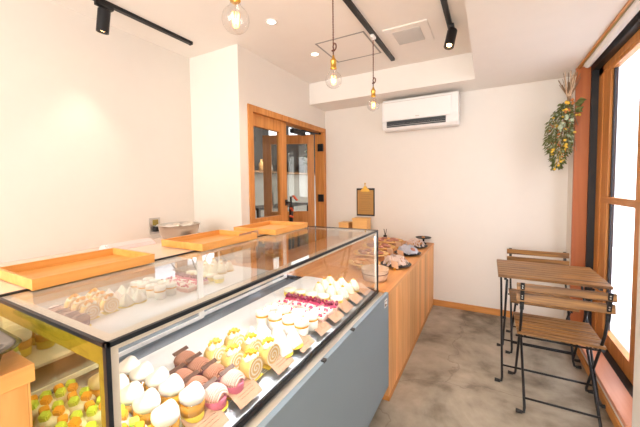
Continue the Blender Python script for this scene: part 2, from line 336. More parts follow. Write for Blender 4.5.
# ------------------------------------------------------------------ room beyond the door
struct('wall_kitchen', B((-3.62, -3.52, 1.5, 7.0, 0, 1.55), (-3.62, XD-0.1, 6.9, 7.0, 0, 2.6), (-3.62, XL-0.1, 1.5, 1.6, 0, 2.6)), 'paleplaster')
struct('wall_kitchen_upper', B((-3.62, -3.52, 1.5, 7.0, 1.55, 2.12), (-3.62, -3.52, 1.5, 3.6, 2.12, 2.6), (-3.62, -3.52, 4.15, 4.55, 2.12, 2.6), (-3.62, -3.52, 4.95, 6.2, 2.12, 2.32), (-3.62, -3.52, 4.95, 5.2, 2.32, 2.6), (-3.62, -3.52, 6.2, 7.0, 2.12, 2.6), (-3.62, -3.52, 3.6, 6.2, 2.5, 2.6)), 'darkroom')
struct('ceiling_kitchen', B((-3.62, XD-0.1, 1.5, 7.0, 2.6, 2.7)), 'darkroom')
tag(obj('wall_shelf', B((-3.52, -3.30, 2.2, 6.6, 1.53, 1.56)), 'acacia'), 'long wooden wall shelf seen through the door glass', 'shelf')
for i, (y, h, r_, mm, lb) in enumerate([(4.20, 0.20, 0.045, 'lightwood', 'pale jar on the kitchen shelf, leftmost behind the door glass'), (4.42, 0.16, 0.06, 'alum', 'grey metal tin on the kitchen shelf beside the pale jar'), (4.78, 0.21, 0.045, 'whitecup', 'white labelled bottle on the kitchen shelf in the open doorway'), (5.02, 0.24, 0.045, 'blackplastic', 'dark bottle on the kitchen shelf right of the white bottle')]):
    bm = bmesh.new(); lathe(bm, [(r_, 0), (r_, h*0.65), (r_*0.45, h*0.8), (r_*0.4, h)], (-3.42, y, 1.56), 14)
    tag(obj('bottle' if i > 1 else 'jar', bm, mm, smooth=True), lb, 'bottle' if i > 1 else 'jar')
bm = bmesh.new()
rr = random.Random(3)
for k in range(26):
    p = Vector((-3.2+rr.uniform(-.1, .1), 5.15+rr.uniform(-.3, .3), 1.95+rr.uniform(-.22, .22)))
    ball(bm, p, 0.06, (1, .8, .35), 1, 0.2, rr)
bm2 = bmesh.new(); lathe(bm2, [(0.05, 0), (0.07, 0.1), (0.05, 0.16)], (-3.42, 5.15, 1.56), 14)
t = thing('leafy_plant', 'dim green leafy plant on the kitchen shelf behind the open door', 'plant', (-3.42, 5.5, 1.56))
M['darkleaf'] = mat('dark_leaf', (0.05, 0.09, 0.03), 0.6)
for v in bm.verts: v.co.y += 0.35
for v in bm2.verts: v.co.y += 0.35
bm3 = bmesh.new()
for k in range(4): tube(bm3, [(-3.42, 5.5, 1.68), (-3.32, 5.5+rr.uniform(-.2, .2), 1.85), (-3.2, 5.5+rr.uniform(-.2, .2), 2.0)], 0.006, 6)
obj('foliage', bm, 'darkleaf', t); obj('pot', bm2, 'blackplastic', t, True); obj('stem', bm3, 'darkleaf', t)
tc_ = thing('console_table', 'dark console table behind the door glass holding slim vases', 'table', (-2.9, 3.3, 0))
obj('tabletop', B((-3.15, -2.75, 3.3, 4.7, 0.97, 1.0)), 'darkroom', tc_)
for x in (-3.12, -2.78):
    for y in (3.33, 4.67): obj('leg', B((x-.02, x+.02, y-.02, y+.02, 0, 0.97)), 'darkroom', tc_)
def slim_vase(x, y, h, label):
    bm = bmesh.new(); lathe(bm, [(0.03, 0), (0.032, h*.6), (0.014, h*.75), (0.013, h)], (x, y, 1.0), 12)
    tag(obj('slim_vase', bm, 'black', smooth=True), label, 'vase')
slim_vase(-2.95, 3.42, 0.30, 'slim black bottle vase left behind the closed door glass')
slim_vase(-2.95, 3.85, 0.30, 'slim black bottle vase behind the closed door glass, next to its stile')
# ------------------------------------------------------------------ double door
d1 = bpy.data.objects.new('door_1', None); COL.objects.link(d1); d1['kind'] = 'structure'; d1.location = (XD, 2.75, 0)
struct('door_frame', B((XD-0.11, XD+0.012, 2.045, 2.105, 0, 2.0), (XD-0.11, XD+0.012, 3.40, 3.461, 0, 2.0), (XD-0.11, XD+0.012, 2.105, 3.40, 1.945, 2.0)), 'fir', d1)
# closed leaf
lf = struct('door_leaf', B((XD-0.06, XD-0.02, 2.108, 2.14, 0.0, 1.942), (XD-0.06, XD-0.02, 2.535, 2.645, 0.0, 1.942), (XD-0.06, XD-0.02, 2.14, 2.535, 1.835, 1.942), (XD-0.06, XD-0.02, 2.14, 2.535, 0.0, 1.01)), 'fir', d1)
struct('door_pane', B((XD-0.045, XD-0.038, 2.14, 2.535, 1.01, 1.835)), 'doorglass', lf)
bm = B((XD-0.02, XD+0.03, 2.615, 2.635, 1.12, 1.14), (XD-0.02, XD-0.015, 2.605, 2.645, 1.10, 1.16)); box(bm, XD+0.022, XD+0.034, 2.585, 2.635, 1.12, 1.14, 0.003); struct('door_handle', bm, 'black', lf)
# open leaf, swung into the kitchen
hx, hy = -1.88, 3.40; dv_ = Vector((-0.585, -0.30, 0)).normalized()
def P3(t, z): return (hx+dv_.x*t, hy+dv_.y*t, z)
bm = bmesh.new(); Wd = 0.68
def lbeam(t0, t1, z0, z1, th=0.038):
    beam(bm, P3(t0, (z0+z1)/2), P3(t1, (z0+z1)/2), th, z1-z0)
lbeam(0.045, 0.125, 0, 1.93); lbeam(Wd-0.10, Wd, 0, 1.93); lbeam(0.125, Wd-0.10, 1.82, 1.93); lbeam(0.125, Wd-0.10, 0.86, 0.98); lbeam(0.125, Wd-0.10, 0.0, 0.86, 0.02)
lf2 = struct('door_leaf', bm, 'fir', d1)
bm = bmesh.new(); lbeam(0.125, Wd-0.10, 0.98, 1.82, 0.006); struct('door_pane', bm, 'doorglass', lf2)
for z in (1.10, 1.72):
    struct('door_hinge', B((-1.86, XD+0.014, 3.365, 3.390, z, z+0.09)), 'black', d1)
bm = B((XD-0.08, XD-0.03, 2.80, 3.05, 1.87, 1.915)); beam(bm, (XD-0.05, 3.0, 1.925), (XD-0.02, 3.36, 1.925), 0.018, 0.01); beam(bm, (XD-0.02, 3.36, 1.925), (XD-0.02, 3.38, 1.96), 0.02, 0.02)
struct('door_closer', bm, 'black', d1)
# red flowers in a slim vase by the doorway
M['redflower'] = mat('red_petals', (0.80, 0.12, 0.04), 0.6)
vx, vy = -2.02, 3.00
t = thing('flower_vase', 'slim dark vase with small red flowers standing inside the open doorway', 'vase', (vx, vy, 0.82))
bm = bmesh.new(); lathe(bm, [(0.022, 0), (0.024, .22), (0.012, 0.30), (0.010, 0.355)], (vx, vy, 0.82), 14); obj('vase', bm, 'black', t, True)
bm = bmesh.new(); tube(bm, [(vx, vy, 1.15), (vx+.01, vy+.02, 1.19), (vx+.02, vy+.06, 1.16)], 0.003, 6); tube(bm, [(vx, vy, 1.15), (vx+.01, vy-.03, 1.14), (vx+.03, vy-.04, 0.97)], 0.003, 6); obj('stem', bm, 'choc', t)
for dx, dy, z in [(.02, .06, 1.155), (.02, .035, 1.175), (.03, .075, 1.135), (.03, -.04, 1.04), (.035, -.02, 1.02), (.03, -.06, 0.955), (.04, -.035, .945)]:
    bm = bmesh.new(); ball(bm, (vx+dx, vy+dy, z), 0.020, (1, 1, .7), 1, .25, rr); obj('blossom', bm, 'redflower', t)
sb = thing('side_table', 'small dark stand inside the doorway under the flower vase', 'table', (vx, vy, 0))
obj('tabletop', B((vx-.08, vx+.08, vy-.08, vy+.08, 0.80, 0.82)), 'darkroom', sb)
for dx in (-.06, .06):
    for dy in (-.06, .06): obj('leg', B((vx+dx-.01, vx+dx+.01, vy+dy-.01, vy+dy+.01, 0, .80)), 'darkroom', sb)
l = bpy.data.lights.new('kitchen_fill', 'AREA'); l.size = 0.8; l.energy = 22; l.color = (1, 0.93, 0.84)  # added fill light that brightens the kitchen, no fitting modelled there
o = bpy.data.objects.new('kitchen_fill', l); COL.objects.link(o); o.location = (-2.9, 3.6, 2.55)
# ------------------------------------------------------------------ ceiling fittings
def downlight(y, label):
    t = thing('downlight', label, 'ceiling light', (-1.357, y, ZC))
    bm = bmesh.new(); lathe(bm, [(0.040, 0), (0.042, -0.005), (0.032, -0.006), (0.028, -0.002)], (-1.357, y, ZC), 28, close=False); obj('trim_ring', bm, 'whiteplastic', t, True)
    bm = bmesh.new(); cyl(bm, (-1.357, y, ZC-0.003), (-1.357, y, ZC-0.001), 0.028, seg=24); obj('lamp_face', bm, 'downlight', t)
    l = bpy.data.lights.new('downlight_lamp', 'SPOT'); l.energy = 14; l.spot_size = 1.9; l.spot_blend = 0.8; l.color = (1, 0.8, 0.6); l.shadow_soft_size = 0.04
    o = bpy.data.objects.new('downlight_lamp', l); COL.objects.link(o); o.parent = t; o.location = (0, 0, -0.02)
downlight(1.809, 'small round recessed downlight near the left pendant bulb')
downlight(2.431, 'small round recessed downlight beside the ceiling hatch')
def track(x, y0, y1, label):
    t = thing('light_track', label, 'light track', (x, (y0+y1)/2, ZC))
    obj('rail', B((x-0.017, x+0.017, y0, y1, ZC-0.022, ZC), bev=0.002), 'black', t)
    obj('end_cap', B((x-0.018, x+0.018, y1, y1+0.012, ZC-0.024, ZC), bev=0.002), 'black', t)
track(-2.10, 0.0, 1.73, 'black ceiling light track near the left wall')
track(-0.787, 0.0, 2.86, 'black ceiling light track carrying the hanging bulbs')
track(-0.262, 0.0, 2.55, 'black ceiling light track beside the lowered ceiling on the right')
def spot(x, y, tip, label, energy, col):
    t = thing('track_spotlight', label, 'spotlight', (x, y, ZC-0.022))
    d = Vector(tip).normalized(); top = Vector((x, y, ZC-0.055)); L = 0.135; a = top-d*0.0; b = top+d*L
    bm = bmesh.new(); box(bm, x-0.014, x+0.014, y-0.05, y+0.05, ZC-0.045, ZC-0.022, 0.002); obj('adapter', bm, 'black', t)
    bm = bmesh.new(); cyl(bm, (x, y, ZC-0.045), (x, y, ZC-0.085), 0.008); obj('arm', bm, 'black', t, True)
    bm = bmesh.new(); mtx = Matrix.Translation(a) @ Z_to(d)
    tt = bmesh.new(); lathe(tt, [(0.0, 0.0), (0.032, 0), (0.034, 0.003), (0.034, L), (0.030, L), (0.027, L-0.015), (0.0, L-0.015)], (0, 0, 0), 28, close=False); merge(bm, tt, mtx); obj('lamp_head', bm, 'black', t)
    bm = bmesh.new(); cyl(bm, a+d*(L-0.014), a+d*(L-0.011), 0.018, seg=20); obj('lamp_face', bm, 'lampwarm', t)
    l = bpy.data.lights.new('spot_lamp', 'SPOT'); l.energy = energy; l.spot_size = 1.1; l.spot_blend = 0.9; l.color = col; l.shadow_soft_size = 0.02
    o = bpy.data.objects.new('spot_lamp', l); COL.objects.link(o); o.parent = t; o.location = (b+d*0.005)-Vector(t.location); o.rotation_euler = (-d).to_track_quat('Z', 'Y').to_euler()
spot(-2.10, 1.10, (-0.16, -0.04, -1), 'black cylinder spotlight aimed down at the left wall', 14, (1, 0.52, 0.42))
spot(-0.245, 2.47, (-0.14, -0.38, -1), 'black cylinder spotlight tilted toward the bread counter', 12, (1, 0.75, 0.5))
def pendant(y, zb, label, knot=True):
    x = -0.787
    t = thing('pendant_bulb', label, 'pendant light', (x, y, zb))
    # bulb: globe with neck, hanging from socket
    prof = [(0.0005, -0.0475)]
    for k in range(1, 15):
        a = -PI/2+PI*k/18*1.08; prof.append((0.0475*math.cos(a), 0.0475*math.sin(a)))
    prof += [(0.020, 0.050), (0.014, 0.062), (0.013, 0.070)]
    bm = bmesh.new(); lathe(bm, prof, (x, y, zb), 32, close=False); obj('bulb_glass', bm, 'bulbglass', t, True)
    bm = bmesh.new()
    pts = []
    for k in range(8):
        a = 2*PI*k/8; top = (x+0.013*math.cos(a), y+0.013*math.sin(a), zb+0.020); bot = (x+0.009*math.cos(a+.4), y+0.009*math.sin(a+.4), zb-0.024)
        pts += [top, bot] if k % 2 == 0 else [bot, top]
    tube(bm, pts, 0.0011, 5); obj('filament', bm, 'filament', t)
    bm = bmesh.new(); cyl(bm, (x, y, zb+0.02), (x, y, zb+0.066), 0.003, seg=8); obj('glass_stem', bm, 'bulbglass', t)
    bm = bmesh.new(); lathe(bm, [(0.0, 0.062), (0.018, 0.062), (0.019, 0.066), (0.0165, 0.072), (0.0165, 0.10), (0.018, 0.102), (0.018, 0.108), (0.012, 0.118), (0.007, 0.126), (0.006, 0.138), (0, 0.138)], (x, y, zb), 24, close=False); obj('socket', bm, 'brass', t, True)
    bm = bmesh.new(); pts = []
    n = 90; z0 = zb+0.135; z1 = ZC-0.05
    for s in (0, PI):
        pts = [(x+0.0022*math.cos(k*0.9+s), y+0.0022*math.sin(k*0.9+s), z0+(z1-z0)*k/n) for k in range(n+1)]
        tube(bm, pts, 0.0022, 5)
    kz = zb+0.185
    tube(bm, [(x+0.010*math.sin(2*PI*k/14)+0.008, y, kz-0.018*math.cos(2*PI*k/14)) for k in range(15)], 0.004, 6)
    tube(bm, [(x+0.008*math.cos(2*PI*k/10), y+0.006*math.sin(2*PI*k/10), kz-0.020) for k in range(11)], 0.004, 6)
    obj('cord', bm, 'cord', t)
    bm = bmesh.new(); box(bm, x-0.013, x+0.013, y-0.03, y+0.03, ZC-0.042, ZC-0.022, 0.003); cyl(bm, (x, y, ZC-0.055), (x, y, ZC-0.04), 0.009); obj('track_plug', bm, 'whiteplastic', t)
    l = bpy.data.lights.new('bulb_lamp', 'POINT'); l.energy = 0.8; l.color = (1, 0.55, 0.25); l.shadow_soft_size = 0.002
    o = bpy.data.objects.new('bulb_lamp', l); COL.objects.link(o); o.parent = t
pendant(0.843, 1.884, 'globe filament bulb hanging nearest, cut by the top of the picture')
pendant(1.625, 1.901, 'globe filament bulb hanging in the middle of the three')
pendant(2.320, 1.913, 'globe filament bulb hanging farthest, just left of the air conditioner')
# hatch and vent
M['hatchgrey'] = mat('hatch_grey', (0.33, 0.32, 0.30), 0.6)
t = thing('ceiling_hatch', 'square flush access hatch in ceiling with thin grey frame', 'hatch', (-1.05, 2.48, ZC))
x0, x1, y0, y1 = -1.262, -0.84, 2.26, 2.70
obj('frame', B((x0, x0+0.014, y0, y1, ZC-0.003, ZC), (x1-0.012, x1, y0, y1, ZC-0.003, ZC), (x0, x1, y0, y0+0.012, ZC-0.003, ZC), (x0, x1, y1-0.012, y1, ZC-0.003, ZC)), 'hatchgrey', t)
obj('panel', B((x0+0.014, x1-0.014, y0+0.014, y1-0.014, ZC-0.002, ZC)), 'ceil', t)
t = thing('ceiling_vent', 'white square ventilation grille set in the ceiling', 'vent', (-0.555, 2.48, ZC))
obj('frame', B((-0.716, -0.394, 2.315, 2.654, ZC-0.012, ZC), bev=0.004), 'ceil', t)
bm = B((-0.655, -0.455, 2.375, 2.595, ZC-0.016, ZC-0.010))
M['ventgrey'] = mat('vent_grille_grey', (0.60, 0.56, 0.52), 0.6)
for k in range(16): box(bm, -0.655, -0.455, 2.378+k*0.0138, 2.384+k*0.0138, ZC-0.019, ZC-0.015)
obj('grille', bm, 'ventgrey', t)
# air conditioner
t = thing('air_conditioner', 'white wall-mounted air conditioner above the bread counter', 'air conditioner', (-0.64, YB, 1.9))
xa, xb = -1.005, -0.265
bm = bmesh.new(); prism(bm, [(YB, 2.19), (YB-0.19, 2.19), (YB-0.215, 2.175), (YB-0.222, 2.12), (YB-0.222, 1.99), (YB-0.21, 1.965), (YB-0.215, 1.90), (YB-0.19, 1.875), (YB-0.08, 1.87), (YB, 1.90)], 0, xa, xb)
bmesh.ops.bevel(bm, geom=bm.edges[:], offset=0.004, segments=2, affect='EDGES'); obj('body', bm, 'whiteplastic', t)
obj('front_panel', B((xa+0.012, xb-0.06, YB-0.232, YB-0.215, 1.965, 2.165), bev=0.006), 'whiteplastic', t)
obj('top_slot', B((xa+0.02, xb-0.06, YB-0.2325, YB-0.20, 2.150, 2.154)), 'ventgrey', t)
obj('air_outlet', B((xa+0.05, xb-0.11, YB-0.223, YB-0.15, 1.900, 1.962)), 'darkgap', t)
for k in range(3): obj('louver', B((xa+0.05, xb-0.11, YB-0.226+k*.003, YB-0.19, 1.912+k*0.017, 1.915+k*0.017)), 'ventgrey', t)
obj('logo', B((-0.66, -0.62, YB-0.2335, YB-0.23, 1.985, 1.992)), 'ventgrey', t)
# clipboard
t = thing('clipboard', 'black clipboard with brown menu sheet hanging on the back wall', 'clipboard', (-1.275, YB, 0.93))
cx0, cx1 = -1.387, -1.163
obj('board', B((cx0, cx1, YB-0.008, YB-0.001, 0.935, 1.262), bev=0.002), 'blackplastic', t)
sh = obj('menu_sheet', B((cx0+0.014, cx1-0.014, YB-0.010, YB-0.008, 0.953, 1.240)), 'kraftdark', t)
bm = bmesh.new(); rr = random.Random(5)
for k, z in enumerate([1.19, 1.165, 1.14, 1.10, 1.075, 1.05, 1.025, 1.0]):
    w = rr.uniform(0.05, 0.08); pts = [(-1.275-w+2*w*q/24, YB-0.0108, z+rr.uniform(-.003, .003)) for q in range(25)]; tube(bm, pts, 0.0011, 4)
obj('handwriting', bm, 'ink', sh)
bm = bmesh.new(); prism(bm, [(-1.33, 1.222), (-1.22, 1.222), (-1.225, 1.245), (-1.25, 1.262), (-1.262, 1.285), (-1.288, 1.285), (-1.30, 1.262), (-1.325, 1.245)], 1, YB-0.022, YB-0.010); cyl(bm, (-1.275, YB-0.02, 1.275), (-1.275, YB-0.02, 1.315), 0.006); ball(bm, (-1.275, YB-0.02, 1.318), 0.009)
obj('clip', bm, 'brass', t)
# wall outlet
t = thing('wall_outlet', 'dark wall outlet plate with a plug on the left wall', 'outlet', (XL, 1.56, 0.93))
obj('plate', B((XL, XL+0.008, 1.51, 1.60, 0.925, 1.055), bev=0.002), 'ventgrey' if False else 'steel', t)
obj('socket', B((XL+0.008, XL+0.012, 1.535, 1.58, 0.995, 1.04)), 'golden', t)
bm = B((XL+0.008, XL+0.04, 1.535, 1.58, 0.945, 0.985), bev=0.004); tube(bm, [(XL+0.035, 1.57, 0.95), (XL+0.05, 1.59, 0.90), (XL+0.06, 1.60, 0.893)], 0.005, 6); obj('plug', bm, 'blackplastic', t)
# staff counter along the left wall with bowl and cloth
t = thing('back_counter', 'cream staff worktop along the left wall behind the display case', 'counter', (-2.1, 0.9, 0))
obj('worktop', B((XL+0.002, -1.85, -0.3, 1.93, 0.86, 0.89), bev=0.003), 'ledge', t); obj('body', B((XL+0.002, -1.88, -0.28, 1.93, 0, 0.86)), 'whiteplastic', t)
t = thing('metal_bowl', 'wide stainless bowl by the outlet behind the middle tray', 'bowl', (-2.03, 1.50, 0.89))
prof = [(0.0, 0.0), (0.07, 0.0), (0.10, 0.014), (0.130, 0.07), (0.142, 0.132), (0.152, 0.134), (0.152, 0.138), (0.139, 0.137), (0.125, 0.072), (0.096, 0.018), (0.07, 0.005), (0.0, 0.005)]
bm = bmesh.new(); lathe(bm, prof, (-2.03, 1.52, 0.8905), 40, close=False); obj('bowl_body', bm, 'steel', t, True)
bm = bmesh.new()
for k in range(9): ball(bm, (-2.03+rr.uniform(-.07, .07), 1.52+rr.uniform(-.07, .07), 0.995+rr.uniform(0, .025)), 0.035, (1, 1, .7), 2, .12, rr)
obj('crumpled_foil', bm, 'alum', t)
bm = bmesh.new(); rr = random.Random(9)
prism(bm, [(-2.03, 0.891), (-1.86, 0.891), (-1.86, 0.915), (-1.89, 0.955), (-1.94, 0.975), (-2.0, 0.965), (-2.03, 0.93)], 1, 0.96, 1.24)
bmesh.ops.bevel(bm, geom=bm.edges[:], offset=0.01, segments=2, affect='EDGES')
M['pinkcloth'] = mat('pale_pink_cloth', (0.80, 0.62, 0.60), 0.8)
t = thing('folded_cloth', 'pale pink folded cloth with dark dots behind the long left tray', 'cloth', (-1.95, 1.1, 0.89))
obj('cloth', bm, 'pinkcloth', t)
bm = bmesh.new()
for k in range(11): ball(bm, (-1.868, 0.98+k*0.024, 0.932), 0.0035, (1, 1, 1), 1)
obj('dots', bm, 'choc', t)
# ------------------------------------------------------------------ display case
M['sealcream'] = mat('cream_edge_seal', (0.80, 0.72, 0.62), 0.5)
M['slate'] = mat('slate_blue_floor_pan', (0.10, 0.13, 0.18), 0.35)
CX, LX, RX = -0.57, -0.51, -1.40      # glass plane, panel plane, rear of ledge
Y0, Y1, ZT, ZG = 0.277, 1.752, 1.035, 0.672
case = thing('display_case', 'long glass pastry display case with blue-grey front panel', 'display case', (-0.95, 1.0, 0))
obj('cabinet_body', B((-1.36, LX-0.02, Y0, Y1, 0.10, 0.655)), 'bluegrey', case)
obj('front_panel', B((LX-0.02, LX, Y0, Y1+0.012, 0.10, 0.668), bev=0.001), 'bluegrey', case)
obj('plinth', B((-1.32, -0.60, Y0+0.03, Y1-0.03, 0, 0.10)), 'blackplastic', case)
obj('front_ledge', B((CX+0.003, LX-0.002, Y0, Y1+0.012, 0.648, 0.660)), 'alum', case)
bm = B((LX-0.001, LX+0.0008, 1.685, 1.735, 0.600, 0.645)); st = obj('sticker', bm, 'whiteplastic', case)
bm = B((LX+0.0008, LX+0.0014, 1.69, 1.73, 0.632, 0.636), (LX+0.0008, LX+0.0014, 1.69, 1.705, 0.606, 0.622), (LX+0.0008, LX+0.0014, 1.712, 1.73, 0.606, 0.612)); obj('print', bm, 'ink', st)
for y in (0.95, 1.22):
    obj('ledge_clip', B((LX-0.012, LX+0.001, y, y+0.02, 0.664, 0.673)), 'blackplastic', case)
# frame bars
b_ = 0.010
obj('bottom_bar', B((CX-0.010, CX+0.002, Y0, Y1, 0.662, 0.676)), 'navy', case)
obj('top_edge_bar', B((CX-0.006, CX+0.002, Y0, Y1, ZT-0.009, ZT)), 'navy', case)
for y in (Y0, Y1): obj('corner_post', B((CX-0.008, CX+0.002, y-0.002 if y == Y0 else y-0.006, y+0.006 if y == Y0 else y+0.002, 0.662, ZT)), 'navy', case)
obj('end_edge_bar', B((-1.07, CX, Y0-0.002, Y0+0.005, ZT-0.008, ZT)), 'navy', case)
obj('end_edge_bar', B((-1.07, CX, Y1-0.004, Y1+0.004, ZT-0.006, ZT)), 'navy', case)
obj('rear_edge_bar', B((-1.074, -1.066, Y0, Y1, ZT-0.004, ZT+0.002)), 'blackplastic', case)
obj('top_ledge', B((RX+0.02, -1.074, Y0-0.004, Y1+0.004, ZT-0.028, ZT), bev=0.002), 'ledge', case)
obj('rear_skirt', B((RX+0.02, RX+0.03, Y0, Y1, 0.60, ZT-0.028)), 'ledge', case)
obj('end_bottom_bar', B((-1.36, CX, Y0-0.004, Y0+0.010, 0.655, 0.685)), 'navy', case)
obj('end_bottom_bar', B((-1.36, CX, Y1-0.010, Y1+0.004, 0.655, 0.685)), 'navy', case)
# panes
obj('front_glass', B((CX-0.004, CX+0.000, Y0+0.006, Y1-0.006, 0.676, ZT-0.009)), 'caseglass', case)
obj('top_glass', B((-1.066, CX-0.006, Y0+0.005, Y1-0.004, ZT-0.005, ZT-0.001)), 'topglass', case)
obj('end_glass', B((-1.20, CX-0.010, Y0, Y0+0.004, 0.685, ZT-0.009)), 'endglass', case)
obj('end_glass', B((-1.20, CX-0.010, Y1-0.006, Y1-0.002, 0.685, ZT-0.009)), 'caseglass', case)
# glazing spacers
obj('front_spacer', B((CX-0.014, CX-0.005, Y0+0.008, Y0+0.022, 0.68, ZT-0.012), (CX-0.014, CX-0.005, Y1-0.020, Y1-0.007, 0.68, ZT-0.012), (CX-0.014, CX-0.005, Y0+0.022, Y1-0.020, ZT-0.020, ZT-0.012)), 'sealcream', case)
obj('top_spacer', B((-0.615, CX-0.010, Y0+0.01, Y1-0.01, ZT-0.014, ZT-0.006), (-1.06, -0.615, Y0+0.01, Y0+0.030, ZT-0.014, ZT-0.006), (-1.06, -0.615, Y1-0.03, Y1-0.01, ZT-0.014, ZT-0.006), (-1.066, -1.05, Y0+0.03, Y1-0.03, ZT-0.014, ZT-0.006)), 'sealcream', case)
obj('end_spacer', B((-1.19, CX-0.017, Y0+0.006, Y0+0.014, ZT-0.050, ZT-0.016), (CX-0.040, CX-0.017, Y0+0.006, Y0+0.014, 0.69, ZT-0.05)), 'golden', case)
# inside
obj('shelf_deck', B((-1.067, -0.665, Y0+0.015, Y1-0.012, 0.690, 0.700)), 'whiteshelf', case)
M['decksteel'] = mat('brushed_deck', (0.42, 0.44, 0.47), 0.4, 0.6)
obj('inner_floor', B((-1.20, CX-0.016, Y0+0.015, Y1-0.012, 0.655, 0.662)), 'slate', case)
bm = bmesh.new(); prism(bm, [(-0.664, 0.699), (-0.664, 0.663), (-0.582, 0.663), (-0.582, 0.666)], 1, Y0+0.015, Y1-0.012); obj('air_vent_slope', bm, 'decksteel', case)
bm = bmesh.new()
for k in range(4): beam(bm, (-0.655+k*0.006, Y0+0.02, 0.6965-k*0.0022), (-0.655+k*0.006, Y1-0.02, 0.6965-k*0.0022), 0.002, 0.002)
obj('vent_slats', bm, 'whiteplastic', case)
for (a, b2) in ((Y0+0.015, 1.02), (0.99, Y1-0.012)):
    xx = -1.200 if a < 0.5 else -1.215
    dr = obj('sliding_door', B((xx-0.012, xx, a, a+0.03, 0.67, 1.005), (xx-0.012, xx, b2-0.03, b2, 0.67, 1.005), (xx-0.012, xx, a+.03, b2-.03, 0.67, 0.685), (xx-0.012, xx, a+.03, b2-.03, 0.985, 1.005)), 'whiteplastic', case)
    obj('mirror_pane', B((xx-0.008, xx-0.004, a+0.03, b2-0.03, 0.685, 0.985)), 'mirror', dr)
for k in range(24):
    ya = Y0+0.035+k*0.0592; obj('led', B((-0.612, -0.594, ya, ya+0.045, ZT-0.0185, ZT-0.0145)), 'led', case)
# ------------------------------------------------------------------ price cards
def price_card(y, label, w=0.095, d=0.055, first=[None]):
    if first[0] is None:
        t = thing('price_card', label, 'price card', (0, 0, 0), 'kraft price cards along the front of the case')
        bm = bmesh.new(); beam(bm, (-0.040, 0, 0.0530), (0.028, 0, 0.0130), w, 0.0012, (0, 0, 1)); obj('card', bm, 'kraft', t)
        c = t.children[0]; bm = bmesh.new(); rr = random.Random(2)
        for k, s in enumerate((0.25, 0.5, 0.62, 0.74)):
            p0 = Vector((-0.040, 0, 0.0530)).lerp(Vector((0.028, 0, 0.0130)), s)+Vector((0.0006, 0, 0.0011))
            ww = 0.018 if k == 0 else 0.03
            tube(bm, [p0+Vector((rr.uniform(-.0015, .0015), -ww+2*ww*q/16, 0)) for q in range(17)], 0.0005, 3)
        obj('handwriting', bm, 'ink', c)
        bm = B((0.002, 0.018, -0.010, 0.010, -0.002, 0.0165)); obj('stand', bm, 'steel', t)
        first[0] = t
        t.location = (-0.618, y, 0.6745); return t
    return dup(first[0], (-0.618, y, 0.6745), 0, label, 'kraft price cards along the front of the case')
prods = ['in front of the tall cream cups', 'in front of the mocha cakes', 'in front of the roll cakes', 'in front of the white pyramid cakes', 'in front of the white layered cups', 'in front of the berry slices', 'in front of the yellow tarts', 'in front of the cream domes', 'at the far end of the case, last in the row']
for y, p in zip([0.525, 0.662, 0.837, 0.985, 1.130, 1.262, 1.382, 1.510, 1.645], prods): price_card(y, 'kraft handwritten price card '+p)
# ------------------------------------------------------------------ pastries
SZ = 0.700
rr = random.Random(11)
def swirl(bm, prof, c, n=8, amp=0.12, twist=1.5, seg=40):
    lathe(bm, prof, c, seg, mod=lambda th, s: 1+amp*math.sin(n*th+twist*s*6)*(1-0.3*s))
def mk_cream_cup():
    t = thing('cream_cup', '', 'dessert cup')
    bm = bmesh.new(); lathe(bm, [(0.025, 0.0), (0.027, 0.004), (0.0285, 0.03)], (0, 0, 0), 24); obj('custard_layer', bm, 'yellow', t, True)
    bm = bmesh.new(); lathe(bm, [(0.0285, 0.03), (0.030, 0.056)], (0, 0, 0), 24); obj('jelly_layer', bm, 'jelly', t, True)
    for k in range(5):
        box(bm := bmesh.new(), 0, .012, 0, .01, 0, .01, .002) if False else None
    bm = bmesh.new()
    for k in range(7):
        a = 2*PI*k/7; ball(bm, (0.024*math.cos(a), 0.024*math.sin(a), 0.056), 0.0075, (1, 1, .7), 1, .1, rr)
    obj('fruit_pieces', bm, 'orange', t)
    bm = bmesh.new(); lathe(bm, [(0.018, 0.056), (0.029, 0.060), (0.0325, 0.069), (0.0315, 0.078), (0.025, 0.087), (0.014, 0.092), (0.002, 0.093)], (0, 0, 0), 32, mod=lambda th, s: 1+0.07*math.sin(2*th+1+2*s)+0.05*math.sin(5*th)*s)
    for v in bm.verts:   # spooned folds: a crest and a dip
        k = max(0, (v.co.z-0.062)/0.03); v.co.z += k*(0.0065*math.sin(95*v.co.y+70*v.co.x+0.6)-0.001); v.co.x += 0.002*k*math.sin(120*v.co.y)
    obj('whipped_cream', bm, 'cream', t, True)
    bm = bmesh.new(); lathe(bm, [(0.0265, 0.0), (0.0285, 0.004), (0.0315, 0.062), (0.0305, 0.062)], (0, 0, 0), 24, close=False); obj('clear_cup', bm, 'bulbglass', t, True)
    return t
